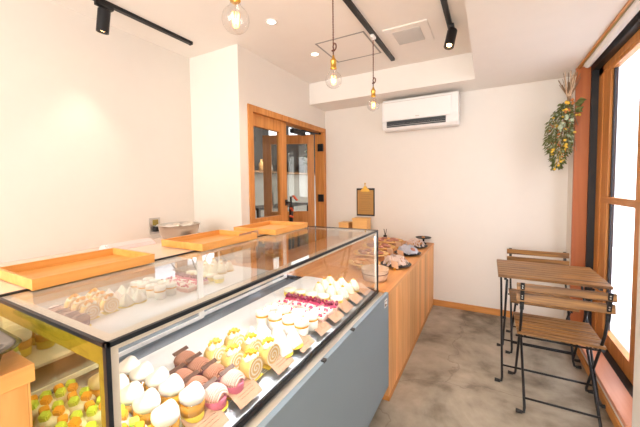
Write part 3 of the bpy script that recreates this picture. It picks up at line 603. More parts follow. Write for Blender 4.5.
def mk_mont(kind):
    t = thing('mocha_cake', '', 'cake')
    base = 'purple' if kind == 'dark' else 'pinkbase'; crm = 'mocha' if kind == 'dark' else 'pinkcream'
    bm = bmesh.new(); lathe(bm, [(0.026, 0), (0.030, 0.004), (0.033, 0.031), (0.031, 0.033)], (0, 0, 0), 36, mod=lambda th, s: 1+0.02*math.sin(18*th)); obj('cake_case', bm, base, t, True)
    bm = bmesh.new()
    for k in range(11):   # piped strands across the mound
        x = -0.028+k*0.0056; h = math.sqrt(max(0, 1-(x/0.034)**2)); pts = []
        for q in range(9):
            a = PI*q/8; pts.append((x+0.002*math.sin(q), -0.031*h*math.cos(a), 0.033+0.024*h*math.sin(a)))
        tube(bm, pts, 0.0033, 6)
    ball(bm, (0, 0, 0.032), 0.0275, (1, .95, .74), 2)
    obj('piped_cream', bm, crm, t, True)
    if kind == 'dark' or kind == 'pinkplate':
        bm = bmesh.new(); beam(bm, (-0.020, -0.028, 0.058), (-0.020, 0.026, 0.061), 0.013, 0.0018, (0.5, 0, 1)); obj('chocolate_plate', bm, 'choc', t)
    bm = bmesh.new(); cyl(bm, (0, 0, 0), (0, 0, 0.0012), 0.036, seg=24); obj('gold_paper', bm, 'cake_paper', t)
    return t
def mk_roll():
    t = thing('roll_cake_slice', '', 'roll cake')
    bm = bmesh.new(); cyl(bm, (-0.021, 0, 0.036), (0.021, 0, 0.036), 0.034, seg=36)
    o = obj('roll', bm, ['sponge', 'spiral'], t)
    for p in o.data.polygons:
        if abs(p.normal.x) > 0.9: p.material_index = 1
        else: p.use_smooth = True
    bm = bmesh.new()
    for k in range(5):
        a = 2*PI*k/5; swirl(bm, [(0.010, 0.0), (0.012, 0.006), (0.008, 0.012), (0.002, 0.017)], (0.010*math.cos(a), 0.018*math.sin(a), 0.062), 6, .12, 1, 18)
    obj('cream_topping', bm, 'ivory', t, True)
    bm = bmesh.new()
    for k in range(16):
        t2 = bmesh.new(); bmesh.ops.create_cube(t2, size=0.008)
        merge(bm, t2, Matrix.Translation((rr.uniform(-.012, .012), rr.uniform(-.02, .02), 0.078+rr.uniform(-.003, .006))) @ Matrix.Rotation(rr.uniform(0, 3), 4, Vector((1, .5, .3))))
    obj('orange_pieces', bm, 'orange', t)
    bm = B((-0.024, 0.024, -0.031, 0.031, 0, 0.0014)); obj('gold_paper', bm, 'cake_paper', t)
    return t
def mk_pyr():
    t = thing('pyramid_cake', '', 'cake')
    bm = bmesh.new(); lathe(bm, [(0.040, 0.003), (0.039, 0.010), (0.020, 0.045), (0.003, 0.070)], (0, 0, 0), 4)
    bmesh.ops.bevel(bm, geom=bm.edges[:], offset=0.003, segments=3, affect='EDGES'); bmesh.ops.rotate(bm, cent=(0, 0, 0), matrix=Matrix.Rotation(0.5, 3, 'Z'), verts=bm.verts[:])
    obj('white_mousse', bm, 'cream', t, True)
    bm = bmesh.new(); cyl(bm, (0, 0, 0), (0, 0, 0.003), 0.038, seg=24); obj('gold_paper', bm, 'cake_paper', t)
    return t
def mk_cup2():
    t = thing('layered_cup', '', 'dessert cup')
    bm = bmesh.new(); lathe(bm, [(0.024, 0), (0.026, 0.004), (0.028, 0.040)], (0, 0, 0), 28); obj('pudding', bm, 'whitecup', t, True)
    bm = bmesh.new(); lathe(bm, [(0.0282, 0.040), (0.029, 0.048)], (0, 0, 0), 28, mod=lambda th, s: 1+0.02*math.sin(9*th)); obj('orange_layer', bm, 'orange', t, True)
    bm = bmesh.new(); lathe(bm, [(0.029, 0.048), (0.0298, 0.052), (0.0295, 0.064), (0.027, 0.067), (0.002, 0.068)], (0, 0, 0), 28); obj('cream_layer', bm, 'cream', t, True)
    bm = bmesh.new()
    for k in range(7):
        a = rr.uniform(0, 6.28); q = rr.uniform(0, .02); ball(bm, (q*math.cos(a), q*math.sin(a), 0.0685), 0.0018, (1, 1, 1), 1)
    obj('crumbs', bm, 'orange', t)
    return t
def mk_berry(dark):
    t = thing('berry_slice', '', 'cake')
    bm = B((-0.033, 0.033, -0.028, 0.028, 0.001, 0.022), bev=0.004); obj('cake', bm, 'pinkcake', t)
    bm = B((-0.031, 0.031, -0.026, 0.026, 0.022, 0.028), bev=0.002); obj('glaze', bm, 'cream' if not dark else 'berry', t)
    bm = bmesh.new()
    if dark:
        for k in range(8): ball(bm, (-0.027+0.018*(k % 4)+rr.uniform(-.003, .003), -0.013+0.024*(k//4)+rr.uniform(-.005, .005), 0.035+rr.uniform(-.002, .004)), rr.uniform(.0075, .0095), (1, 1, .95), 2)
        obj('cherries', bm, 'cherry', t, True)
    else:
        for k in range(7): ball(bm, (rr.uniform(-.026, .026), rr.uniform(-.02, .02), 0.031), 0.006, (1, 1, .8), 1, .2, rr)
        obj('berries', bm, 'berry', t)
        bm = bmesh.new()
        for k in range(5): ball(bm, (rr.uniform(-.026, .026), rr.uniform(-.02, .02), 0.030), 0.004, (1, 1, .8), 1, .2, rr)
        obj('pistachio_crumbs', bm, 'pistachio', t)
    return t
def mk_yellow():
    t = thing('yellow_tart', '', 'tart')
    bm = bmesh.new(); lathe(bm, [(0.026, 0), (0.030, 0.004), (0.033, 0.026)], (0, 0, 0), 40, mod=lambda th, s: 1+0.025*math.sin(20*th)); obj('tart_case', bm, 'yellow', t)
    bm = bmesh.new(); lathe(bm, [(0.032, 0.026), (0.033, 0.030), (0.031, 0.038), (0.002, 0.040)], (0, 0, 0), 28); obj('cream_disc', bm, 'ivory', t, True)
    return t
def mk_dome():
    t = thing('cream_dome', '', 'cake')
    bm = bmesh.new(); cyl(bm, (0, 0, 0), (0, 0, 0.012), 0.032, 0.033, seg=28); obj('base', bm, 'sponge', t, True)
    bm = bmesh.new(); swirl(bm, [(0.031, 0.012), (0.033, 0.020), (0.027, 0.028), (0.029, 0.034), (0.022, 0.042), (0.023, 0.048), (0.016, 0.056), (0.014, 0.062), (0.004, 0.069)], (0, 0, 0), 8, .05, 1, 40); obj('cream_swirl', bm, 'ivory', t, True)
    bm = bmesh.new(); ball(bm, (0, 0, 0.070), 0.008, (1, 1, .7), 2); obj('orange_dot', bm, 'orange', t, True)
    return t
def mk_fruit():
    t = thing('fruit_cake', '', 'cake')
    bm = bmesh.new(); lathe(bm, [(0.027, 0), (0.030, 0.004), (0.032, 0.032)], (0, 0, 0), 28); obj('cup_case', bm, 'pistachio', t, True)
    bm = bmesh.new(); swirl(bm, [(0.031, 0.030), (0.034, 0.040), (0.030, 0.050), (0.012, 0.056)], (0, 0, 0), 7, .06, 0, 32); obj('cream', bm, 'cream', t, True)
    for k in range(4):
        bm = bmesh.new(); t2 = bmesh.new(); bmesh.ops.create_cube(t2, size=0.019); bmesh.ops.bevel(t2, geom=t2.edges[:], offset=0.0025, segments=2, affect='EDGES')
        a = PI/2*k+0.5; merge(bm, t2, Matrix.Translation((0.018*math.cos(a), 0.018*math.sin(a), 0.060)) @ Matrix.Rotation(rr.uniform(0, 1.5), 4, 'Z') @ Matrix.Rotation(0.35, 4, 'X'))
        obj('melon_cube' if k % 2 else 'orange_cube', bm, 'melon' if k % 2 else 'orange', t)
    return t
ORD = ['first', 'second', 'third', 'fourth', 'fifth', 'sixth', 'seventh', 'eighth', 'ninth']
def place(proto, pts, desc, group, rot=True):
    """pts = (x, y, line, place in line)"""
    for i, (x, y, a, b) in enumerate(pts):
        lab = f'{desc}, {a}, {b}'
        rz = rr.uniform(-.25, .25) if rot is True else (rot or 0)
        if i == 0 and not proto.get('used'):
            o = proto; o.location = (x, y, SZ); o.rotation_euler = (0, 0, rz); o['label'] = lab; o['group'] = group; o['used'] = 1
        else: o = dup(proto, (x, y, SZ), rz, lab, group)
        if 'used' in o and i: del o['used']
def grid(xs, ys, rows, cols, jx=0.003):
    out = []
    for j, y in enumerate(ys):
        for i, x in enumerate(xs):
            out.append((x+rr.uniform(-jx, jx)+0.0*j, y+rr.uniform(-jx, jx), rows[j], cols[i]))
    return out
gl5 = ['nearest front glass', 'second from front glass', 'third from front glass', 'fourth from front glass', 'fifth from front glass', 'sixth from front glass']
place(mk_fruit(), grid([-0.70, -0.775, -0.85, -0.925, -1.0], [0.325, 0.385], ['row beside end pane', 'row touching cream cups'], gl5), 'cream cake with orange and green cubes', 'fruit cream cakes at the near end')
place(mk_cream_cup(), grid([-0.656, -0.733, -0.80, -0.867, -0.935], [0.440, 0.512], ['left row', 'right row'], gl5), 'orange jelly cup topped with whipped cream', 'whipped cream cups near the corner post')
dk = mk_mont('dark'); pk = mk_mont('pinkplate')
place(pk, [(-0.652, 0.648, 'right one', 'nearest the front glass'), (-0.650, 0.578, 'left one', 'nearest the front glass')], 'pink-cased cake with pink piped cream', 'mocha and pink piped cakes', None)
place(dk, [(-0.723, 0.645, 'right row', gl5[1]), (-0.797, 0.650, 'right row', gl5[2]), (-0.868, 0.655, 'right row', gl5[3]), (-0.722, 0.577, 'left row', gl5[1]), (-0.79, 0.582, 'left row', gl5[2])], 'mocha piped cake with chocolate plate', 'mocha and pink piped cakes', None)
place(mk_roll(), grid([-0.648, -0.722, -0.798], [0.722, 0.808], ['left row', 'right row'], gl5), 'spiral roll cake slice with orange topping', 'roll cake slices in the case', None)
place(mk_pyr(), grid([-0.640, -0.715, -0.790], [0.885, 0.953], ['left row', 'right row'], gl5), 'white pyramid cake on gold paper', 'white pyramid cakes in the case')
place(mk_cup2(), grid([-0.618+-.03, -0.712, -0.785, -0.855], [1.030, 1.100], ['left row', 'right row'], gl5), 'white layered cup with an orange band', 'white layered cups in the case')
place(mk_berry(False), grid([-0.66, -0.735, -0.81, -0.885], [1.178, 1.242], ['left row', 'right row'], gl5), 'pink berry slice with green crumbs', 'pink berry slices in the case')
place(mk_berry(True), grid([-0.66, -0.735, -0.81, -0.885], [1.308], ['behind the pink slices'], gl5), 'pink slice topped with dark cherries', 'cherry topped slices in the case')
place(mk_yellow(), grid([-0.665, -0.74, -0.81, -0.88, -0.95], [1.385], ['single row before the domes'], gl5), 'yellow tart with a pale cream disc', 'yellow tarts in the case')
place(mk_dome(), grid([-0.665, -0.74, -0.815], [1.462, 1.535, 1.605], ['left row', 'middle row', 'far row'], gl5), 'swirled cream dome with an orange dot', 'cream domes in the case')
for o in bpy.data.objects:
    if 'used' in o: del o['used']
# ------------------------------------------------------------------ trays on the ledge
def tray(x0, x1, y0, y1, label, rz=0.0):
    cx, cy = (x0+x1)/2, (y0+y1)/2
    t = thing('wooden_tray', label, 'tray', (cx, cy, ZT+0.001), 'wooden trays on the display case')
    hx_, hy_ = (x1-x0)/2, (y1-y0)/2
    z0 = ZT+0.0015
    if x1 > -1.07: z0 = ZT+0.0025
    obj('tray_base', B((cx-hx_+.008, cx+hx_-.008, cy-hy_+.008, cy+hy_-.008, z0, z0+0.006)), 'tray', t)
    bm = bmesh.new()
    def wall(ax, s):
        o = 0.010
        if ax == 0: poly = [((cx+s*(hx_-0.010)), z0), ((cx+s*(hx_-0.002)), z0), ((cx+s*hx_), z0+0.030), ((cx+s*(hx_-0.008)), z0+0.030)]; prism(bm, poly, 1, cy-hy_, cy+hy_)
        else: poly = [((cy+s*(hy_-0.010)), z0), ((cy+s*(hy_-0.002)), z0), ((cy+s*hy_), z0+0.030), ((cy+s*(hy_-0.008)), z0+0.030)]; prism(bm, poly, 0, cx-hx_+.002, cx+hx_-.002)
    for ax in (0, 1):
        for s in (-1, 1): wall(ax, s)
    obj('tray_rim', bm, 'tray', t)
    t.rotation_euler = (0, 0, rz)
tray(-1.285, -1.028, 0.335, 0.668, 'flat wooden tray at the near left end of the display case')
tray(-1.285, -1.02, 0.868, 1.208, 'flat wooden tray in the middle of the display case top')
tray(-1.295, -1.00, 1.325, 1.675, 'flat wooden tray nearest the door on the display case', 0.03)
t = thing('clipped_price_card', 'kraft card in a yellow clip at the middle tray corner', 'price card', (-1.062, 1.18, ZT+0.002))
bm = bmesh.new(); beam(bm, (-1.052, 1.115, ZT+0.019), (-1.052, 1.255, ZT+0.023), 0.0015, 0.034); obj('card', bm, 'kraft', t)
obj('clip', B((-1.060, -1.040, 1.165, 1.20, ZT+0.002, ZT+0.014), bev=0.002), 'cake_paper', t)
# ------------------------------------------------------------------ bread counter
cb = thing('bread_counter', 'long wooden board-fronted counter along the back of the shop', 'counter', (-1.1, 2.6, 0))
obj('front_boards', B((-0.535, LX, 1.770, YB-0.002, 0.03, 0.648)), 'cedar', cb)
obj('side_panel', B((-1.70, -0.535, 1.770, 1.790, 0.03, 0.648)), 'fir', cb)
obj('cabinet_body', B((-1.70, -0.535, 1.79, YB-0.002, 0.03, 0.648)), 'fir', cb)
obj('counter_top', B((-1.72, LX+0.003, 1.768, YB-0.001, 0.648, 0.672), bev=0.002), 'ctop', cb)
obj('toe_board', B((-1.70, LX+0.002, 1.772, YB-0.002, 0.0, 0.03)), 'fir_y', cb)
CT = 0.672
M['palecard'] = mat('pale_kraft_card', (0.82, 0.58, 0.40), 0.8)
def rolls(bm, c, n, R, r, seed, flat=.8):
    q = random.Random(seed)
    for k in range(n):
        a = 2*PI*k/n+q.uniform(-.2, .2); rad = R*q.uniform(.45, .9); ball(bm, (c[0]+rad*math.cos(a), c[1]+rad*math.sin(a), c[2]+r*flat*.85), r*q.uniform(.85, 1.15), (1.15, .9, flat), 2, .06, q)
def bread_board(x, y, rx, ry, label, bread, seed, blabel):
    t = thing('serving_board', label, 'serving board', (x, y, CT), 'round boards of bread on the counter')
    bm = bmesh.new(); lathe(bm, [(0.3, 0), (1.0, 0.010), (1.03, 0.022), (0.97, 0.022), (0.9, 0.014), (0.02, 0.012)], (0, 0, 0), 40)
    for v in bm.verts: v.co = Vector((x+v.co.x*rx, y+v.co.y*ry, CT+0.001+v.co.z*1.0+0.028))
    obj('board', bm, 'lightwood', t, True)
    bm = bmesh.new(); lathe(bm, [(0.055, 0), (0.05, 0.01), (0.045, 0.030)], (x, y, CT+0.001), 24); obj('foot', bm, 'lightwood', t, True)
    q = random.Random(seed)
    for k in range(6):
        a = 2*PI*k/6; bm = bmesh.new(); px_, py_ = x+rx*.55*math.cos(a), y+ry*.55*math.sin(a)
        ball(bm, (px_, py_, CT+0.0535), 0.030, (1.15, .9, .42), 2, .07, q)
        o = obj('pastry', bm, bread, smooth=True); tag(o, f'{blabel}, {["right side","upper right side","upper left side","left side","lower left side","lower right side"][k]} of its board', 'pastry', 'pastries on the round boards')
bread_board(-0.82, 2.19, 0.12, 0.11, 'round pale wooden board behind the wicker basket', 'bread', 1, 'golden pastry on the board behind the basket')
bread_board(-0.885, 2.52, 0.15, 0.12, 'round pale wooden board with reddish pastries, second along the counter', 'darkbread', 2, 'reddish pastry on the second board')
bread_board(-0.915, 2.83, 0.155, 0.12, 'round pale wooden board with dark pastries, third along the counter', 'darkbread', 3, 'dark pastry on the third board')
bread_board(-0.935, 3.18, 0.165, 0.13, 'round pale wooden board of pastries closest to back wall', 'darkbread', 4, 'brown pastry on the farthest board')
def bag_plate(x, y, label, paper, bread, seed, plabel):
    bm = bmesh.new(); lathe(bm, [(0.05, 0), (0.07, 0.002), (0.115, 0.014), (0.118, 0.018), (0.108, 0.016), (0.06, 0.006)], (x, y, CT+0.0008), 32)
    tag(obj('black_plate', bm, 'blackplate', smooth=True), plabel, 'plate', 'black plates on the counter')
    t = thing('wrapped_bread', label, 'bread', (x, y, CT+0.008))
    q = random.Random(seed)
    bm = bmesh.new()
    for k in range(5): ball(bm, (x+q.uniform(-.045, .045), y+q.uniform(-.045, .045), CT+0.045), 0.030, (1.2, .9, .8), 2, .08, q)
    obj('bread', bm, bread, t, True)
    bm = bmesh.new()
    n, m_ = 22, 22
    V_ = [[None]*m_ for _ in range(n)]
    for i in range(n):
        for j in range(m_):
            u, v = (i/(n-1)-.5)*2, (j/(m_-1)-.5)*2; r_ = math.hypot(u, v)
            z = 0.058*max(0, 1-r_**4*0.8)+0.009*math.sin(9*u+seed)*math.cos(7*v)+q.uniform(-.006, .006)+0.012
            V_[i][j] = bm.verts.new((x+u*0.09, y+v*0.09, CT+0.006+max(z, 0.006)))
    for i in range(n-1):
        for j in range(m_-1):
            if math.hypot((i/(n-2)-.5)*2, (j/(m_-2)-.5)*2) > 1.12: continue
            if q.random() < 0.28 and paper != 'greywax': continue
            bm.faces.new((V_[i][j], V_[i+1][j], V_[i+1][j+1], V_[i][j+1]))
    for v in [v for v in bm.verts if not v.link_faces]: bm.verts.remove(v)
    o = obj('paper_wrap', bm, paper, t); md = o.modifiers.new('s', 'SOLIDIFY'); md.thickness = 0.001
bag_plate(-0.625, 2.36, 'pink-tinted paper wrapped bread, first of three along the counter edge', 'wax', 'bread', 21, 'black plate under the nearest wrapped bread')
bag_plate(-0.635, 2.80, 'blue-grey paper wrapped bread in the middle of the counter edge', 'greywax', 'darkbread', 22, 'black plate under the blue-grey wrapped bread')
bag_plate(-0.640, 3.16, 'pale paper wrapped orange-brown bread, farthest along the counter edge', 'wax', 'bread', 23, 'black plate under the farthest wrapped bread')
def stand_card(x, y, z, label):
    t = thing('bread_price_card', label, 'price card', (x, y, z), 'small kraft cards beside the breads')
    bm = bmesh.new(); beam(bm, (x+0.030, y-0.018, z+0.041), (x-0.030, y+0.018, z+0.041), 0.0015, 0.055, (0, -.2, 1)); obj('card', bm, 'palecard', t)
    obj('clip', B((x-0.009, x+0.009, y-0.009, y+0.009, z+0.0005, z+0.016), bev=0.002), 'brass', t)
stand_card(-0.600, 2.235, CT, 'small kraft card before the nearest wrapped bread')
stand_card(-0.655, 2.625, CT, 'small kraft card before the blue-grey wrapped bread')
stand_card(-0.655, 3.015, CT, 'small kraft card before the farthest wrapped bread')
stand_card(-0.700, 2.04, CT, 'small kraft card beside the board behind the basket')
stand_card(-0.690, 2.36, CT, 'small kraft card at the second round board')
stand_card(-0.76, 2.68, CT, 'small kraft card at the third round board')
stand_card(-0.775, 3.02, CT, 'small kraft card at the farthest round board')
bx, by = -0.655, 1.95
t = thing('wicker_basket', 'small pale round basket at the near end of the bread counter', 'basket', (bx, by, CT))
bm = bmesh.new(); lathe(bm, [(0.060, 0), (0.074, 0.002), (0.082, 0.03), (0.088, 0.075), (0.083, 0.075), (0.077, 0.03), (0.068, 0.008), (0.0, 0.008)], (bx, by, CT+0.0008), 40, close=False, mod=lambda th, s: 1+0.012*math.sin(40*th)); obj('bowl', bm, 'basket', t, True)
bm = bmesh.new()
tube(bm, [(bx+0.088*math.cos(2*PI*k/32), by+0.088*math.sin(2*PI*k/32), CT+0.076) for k in range(33)], 0.004, 6)
obj('rim', bm, 'basket', t)
bm = bmesh.new()
tube(bm, [(bx+0.0855*math.cos(2*PI*k/32), by+0.0855*math.sin(2*PI*k/32), CT+0.050) for k in range(33)], 0.0025, 6)
obj('band', bm, 'cord', t)
t = thing('black_pedestal', 'little black pedestal dish at the far corner of the counter', 'pedestal', (-0.59, 3.38, CT))
bm = bmesh.new(); lathe(bm, [(0.035, 0), (0.03, 0.006), (0.010, 0.014), (0.009, 0.045), (0.02, 0.052), (0.075, 0.062), (0.08, 0.070), (0.072, 0.068), (0.02, 0.060)], (-0.60, 3.375, CT+0.0008), 28); obj('dish', bm, 'black', t, True)
bm = bmesh.new(); ball(bm, (-0.60, 3.375, CT+0.069), 0.018, (1, 1, .6)); obj('sample', bm, 'bread', t, True)
t = thing('tong_holder', 'small dark tong stand behind the farthest round board', 'tong stand', (-0.95, 3.33, CT))
bm = bmesh.new(); lathe(bm, [(0.02, 0), (0.02, 0.06), (0.017, 0.06)], (-1.02, 3.40, CT+0.0008), 16); obj('holder', bm, 'black', t, True)
bm = bmesh.new(); tube(bm, [(-1.02, 3.40, CT+0.05), (-1.035, 3.40, CT+0.13)], 0.004, 6); tube(bm, [(-1.02, 3.40, CT+0.05), (-1.005, 3.40, CT+0.13)], 0.004, 6); obj('tongs', bm, 'black', t)
for (x0, x1, zt, lab) in ((-1.365, -1.19, 0.925, 'tall pale wooden box on counter under the clipboard'), (-1.535, -1.415, 0.868, 'shorter pale wooden box left of the clipboard')):
    t = thing('wooden_box', lab, 'box', ((x0+x1)/2, 3.33, CT))
    obj('box_body', B((x0, x1, 3.27, 3.40, CT+0.0008, zt-0.022), bev=0.002), 'lightwood', t)
    obj('lid', B((x0-.004, x1+.004, 3.266, 3.404, zt-0.022, zt), bev=0.003), 'lightwood', t)
# ------------------------------------------------------------------ near-left wooden stand and metal dish
t = thing('serving_stand', 'orange wood stand with thick top at the left edge', 'stand', (-1.3, 0.0, 0))
obj('stand_top', B((-1.80, -0.815, -0.45, 0.262, 0.906, 0.943), bev=0.002), 'ctop', t)
M['darksteel'] = mat('dark_polished_steel', (0.22, 0.20, 0.18), 0.22, 1.0)
M['stand_boards'] = wood('stand_boards', (0.85, 0.42, 0.16), (0.72, 0.30, 0.09), 2, 5, 0.5, plank=1, pw=0.05, groove=0.03, pv=0.15)
obj('stand_body', B((-1.78, -0.822, -0.43, 0.255, 0.0, 0.906)), 'stand_boards', t)
t = thing('chafing_dish', 'polished metal serving dish on the wooden stand', 'serving dish', (-0.98, 0.12, 0.943))
bm = bmesh.new()
def rrect(hx_, hy_, r, z, n=6):
    out = []
    for qx, qy, a0 in ((1, 1, 0), (-1, 1, PI/2), (-1, -1, PI), (1, -1, 3*PI/2)):
        for k in range(n+1):
            a = a0+PI/2*k/n; out.append((qx*(hx_-r)+r*math.cos(a), qy*(hy_-r)+r*math.sin(a), z))
    return out
def loft(bm, rings, c, cap0=True, cap1=True):
    R_ = [[bm.verts.new((c[0]+p[0], c[1]+p[1], c[2]+p[2])) for p in ring] for ring in rings]; n = len(R_[0])
    for a, b in zip(R_, R_[1:]):
        for k in range(n): bm.faces.new((a[k], a[(k+1) % n], b[(k+1) % n], b[k]))
    if cap0: bm.faces.new(R_[0][::-1])
    if cap1: bm.faces.new(R_[-1])
hx0, hy0 = 0.13, 0.10
loft(bm, [rrect(hx0-.035, hy0-.035, .03, 0.0), rrect(hx0-.025, hy0-.025, .035, 0.004), rrect(hx0-.018, hy0-.018, .035, 0.032), rrect(hx0, hy0, .04, 0.040), rrect(hx0+.004, hy0+.004, .04, 0.046), rrect(hx0-.004, hy0-.004, .04, 0.050), rrect(hx0-.022, hy0-.022, .035, 0.044), rrect(hx0-.03, hy0-.03, .03, 0.012)], (-0.945, 0.150, 0.9435))
obj('dish_body', bm, 'darksteel', t, True)
bm = bmesh.new(); loft(bm, [rrect(.085, .055, .03, 0.030), rrect(.08, .05, .03, 0.036)], (-0.945, 0.150, 0.9435)); obj('inner_tray', bm, 'blackplate', t, True)
# ------------------------------------------------------------------ table and chairs
t = thing('slatted_table', 'square folding table with brown wooden slats by the window', 'table', (0.35, 2.58, 0))
TX0, TX1, TY0, TY1, TZ = 0.062, 0.634, 2.33, 2.81, 0.70
n = 8; wv = (TY1-TY0)/n
for k in range(n): obj('slat', B((TX0, TX1, TY0+k*wv+0.003, TY0+(k+1)*wv-0.003, TZ-0.018, TZ), bev=0.002), 'acacia', t)
for x in (0.105, 0.585): obj('top_rail', B((x-0.008, x+0.008, TY0+0.02, TY1-0.02, TZ-0.036, TZ-0.0185)), 'black', t)
def rod_obj(name, pts, r, parent): 
    bm = bmesh.new(); tube(bm, pts, r, 8); return obj(name, bm, 'black', parent, True)
def foot_obj(p, dirx, parent):
    bm = bmesh.new(); cyl(bm, (p[0], p[1], 0.010), (p[0]+dirx*0.030, p[1], 0.012), 0.0095, 0.0115, 14); obj('foot_cap', bm, 'blackplastic', parent, True)
def folding_legs(t, xs_out, ya, yb, ztop, ya_t, yb_t, r, inset, bars):
    xl, xr = xs_out
    # leg pair 1: bottom at ya, top at yb_t ; pair 2: bottom at yb, top at ya_t
    for s, x in ((-1, xl), (1, xr)):
        for (xo, y0_, y1_) in ((x, ya, yb_t), (x-s*inset, yb, ya_t)):
            lg = rod_obj('leg', [(xo+s*0.018, y0_, 0.011), (xo+s*0.004, y0_, 0.013), (xo, y0_+(y1_-y0_)*0.03, 0.03), (xo, y1_, ztop)], r, t)
            foot_obj((xo+s*0.012, y0_, 0), s, lg)
    for (inn, y0_, y1_) in ((0, ya, yb_t), (inset, yb, ya_t)):
        for f in bars:
            rod_obj('crossbar', [(xl+inn, y0_+(y1_-y0_)*f, ztop*f), (xr-inn, y0_+(y1_-y0_)*f, ztop*f)], r*0.85, t)
    bm = bmesh.new()
    for s, x in ((-1, xl), (1, xr)): 
        ym = (ya+yb_t)/2*0.5+(yb+ya_t)/2*0.5; cyl(bm, (x-s*inset-s*.006, ym, ztop*0.5), (x+s*.006, ym, ztop*.5), 0.009, seg=12)
    obj('pivot_bolt', bm, 'black', t)
folding_legs(t, (0.092, 0.575), 2.285, 2.80, TZ-0.036, 2.36, 2.78, 0.0072, 0.022, (0.13,))
def folding_chair(label, y_face):
    """chair origin at its base centre, faces +y"""
    t = thing('folding_chair', label, 'chair', (0, 0, 0), 'brown slatted folding chairs at the table')
    w = 0.185; zs = 0.425
    yb0 = -0.20
    # seat slats
    n = 7; y0_, y1_ = -0.10, 0.235; wv = (y1_-y0_)/n
    for k in range(n): obj('seat_slat', B((-0.20, 0.20, y0_+k*wv+0.0028, y0_+(k+1)*wv-0.0028, zs-0.014, zs), bev=0.002), 'acacia', t)
    for x in (-0.16, 0.16): obj('seat_rail', B((x-0.006, x+0.006, y0_+0.01, y1_-0.01, zs-0.030, zs-0.0145)), 'black', t)
    # backrest posts: from front foot up and back past the seat to the backrest
    ptop = (-0.195, 0.755)
    for s in (-1, 1):
        x = s*w
        lg = rod_obj('leg', [(x+s*0.018, 0.195, 0.011), (x+s*0.004, 0.195, 0.013), (x, 0.18, 0.035), (x, -0.125, 0.50), (x, -0.165, 0.62)], 0.0075, t)
        foot_obj((x+s*0.012, 0.195, 0), s, lg)
        bm = bmesh.new(); beam(bm, (x, -0.160, 0.585), (x, -0.190, 0.745), 0.020, 0.006, (0, 1, .2), bev=0.001); bk = obj('back_bracket', bm, 'black', t)
        bm = bmesh.new()
        for z in (0.655, 0.668, 0.715, 0.728): 
            yy = -0.160-(z-0.585)/0.16*0.030; cyl(bm, (x, yy-0.0045, z), (x, yy-0.0030, z), 0.0035, seg=8)
        obj('rivets', bm, 'steel', bk)
        x2 = s*(w-0.020)
        lg = rod_obj('leg', [(x2+s*0.018, -0.20, 0.011), (x2+s*0.004, -0.20, 0.013), (x2, -0.188, 0.035), (x2, 0.175, zs-0.022)], 0.0075, t)
        foot_obj((x2+s*0.012, -0.20, 0), s, lg)
    rod_obj('crossbar', [(-w, 0.155, 0.075), (w, 0.155, 0.075)], 0.006, t)
    rod_obj('crossbar', [(-w+.02, -0.165, 0.075), (w-.02, -0.165, 0.075)], 0.006, t)
    rod_obj('crossbar', [(-w-.02, -0.055, 0.385), (w+.02, -0.055, 0.385)], 0.006, t)
    for z0_, z1_, y_ in ((0.632, 0.680, -0.178), (0.698, 0.740, -0.190)):
        bm = bmesh.new(); beam(bm, (-0.212, y_+0.014, (z0_+z1_)/2), (0.212, y_+0.014, (z0_+z1_)/2), 0.014, z1_-z0_, (0, 0.18, 1), bev=0.003); obj('backrest_slat', bm, 'acacia', t)
    return t
c1 = folding_chair('brown slatted folding chair nearest the camera, back turned to it', 1)
c2 = dup(c1, (0.355, 2.90, 0), PI, 'brown slatted folding chair on the far side, facing camera')
c1.location = (0.358, 2.22, 0)
# ------------------------------------------------------------------ dried flowers
M['drystem'] = mat('dried_stem', (0.28, 0.17, 0.09), 0.8); M['sage'] = mat('sage_leaves', (0.22, 0.22, 0.09), 0.8, var=.3); M['mint'] = mat('pale_mint_leaves', (0.36, 0.40, 0.26), 0.8, var=.2)
M['olive'] = mat('olive_leaves', (0.13, 0.15, 0.04), 0.8, var=.3); M['marigold'] = mat('dried_yellow_flower', (0.80, 0.50, 0.06), 0.8); M['rust'] = mat('rust_flower', (0.50, 0.18, 0.05), 0.8); M['straw'] = mat('straw', (0.66, 0.46, 0.30), 0.8)
FX, FY = 0.560, 3.20
t = thing('dried_bouquet', 'upside-down dried flower bouquet hanging beside the window pillar', 'dried flowers', (FX, FY, 1.4))
q = random.Random(4)
bm = bmesh.new()
for k in range(34):
    a = q.uniform(0, 2*PI); s = q.uniform(.2, 1); tp = Vector((FX+0.07*s*math.cos(a)*1.2, FY+0.05*s*math.sin(a), q.uniform(2.06, 2.19)))
    a2 = a+PI; bt = Vector((FX+0.03-0.01+0.07*math.cos(a2)*s-0.02, FY+0.06*math.sin(a2)*s, q.uniform(1.55, 1.8)))
    tube(bm, [tp, (FX+0.012*math.cos(a), FY+0.012*math.sin(a), 2.0), bt], 0.0022 if k % 3 else 0.0035, 5)
obj('stems', bm, 'drystem', t)
bm = bmesh.new()
for k in range(5): tube(bm, [(FX+q.uniform(-.02, .01), FY-0.015, 2.0), (FX-0.005+q.uniform(-.05, .05), FY-0.03, 2.12+q.uniform(0, .07))], 0.0032, 5)
obj('straw_ends', bm, 'straw', t)
bm = bmesh.new(); tube(bm, [(FX+0.016*math.cos(k*.8), FY+0.016*math.sin(k*.8), 1.99+k*0.0012) for k in range(24)], 0.003, 5); tube(bm, [(FX, FY, 2.0), (FX+0.03, FY+0.01, 2.10), (XR-0.008, FY+0.045, 2.13)], 0.0015, 5); obj('twine', bm, 'straw', t)
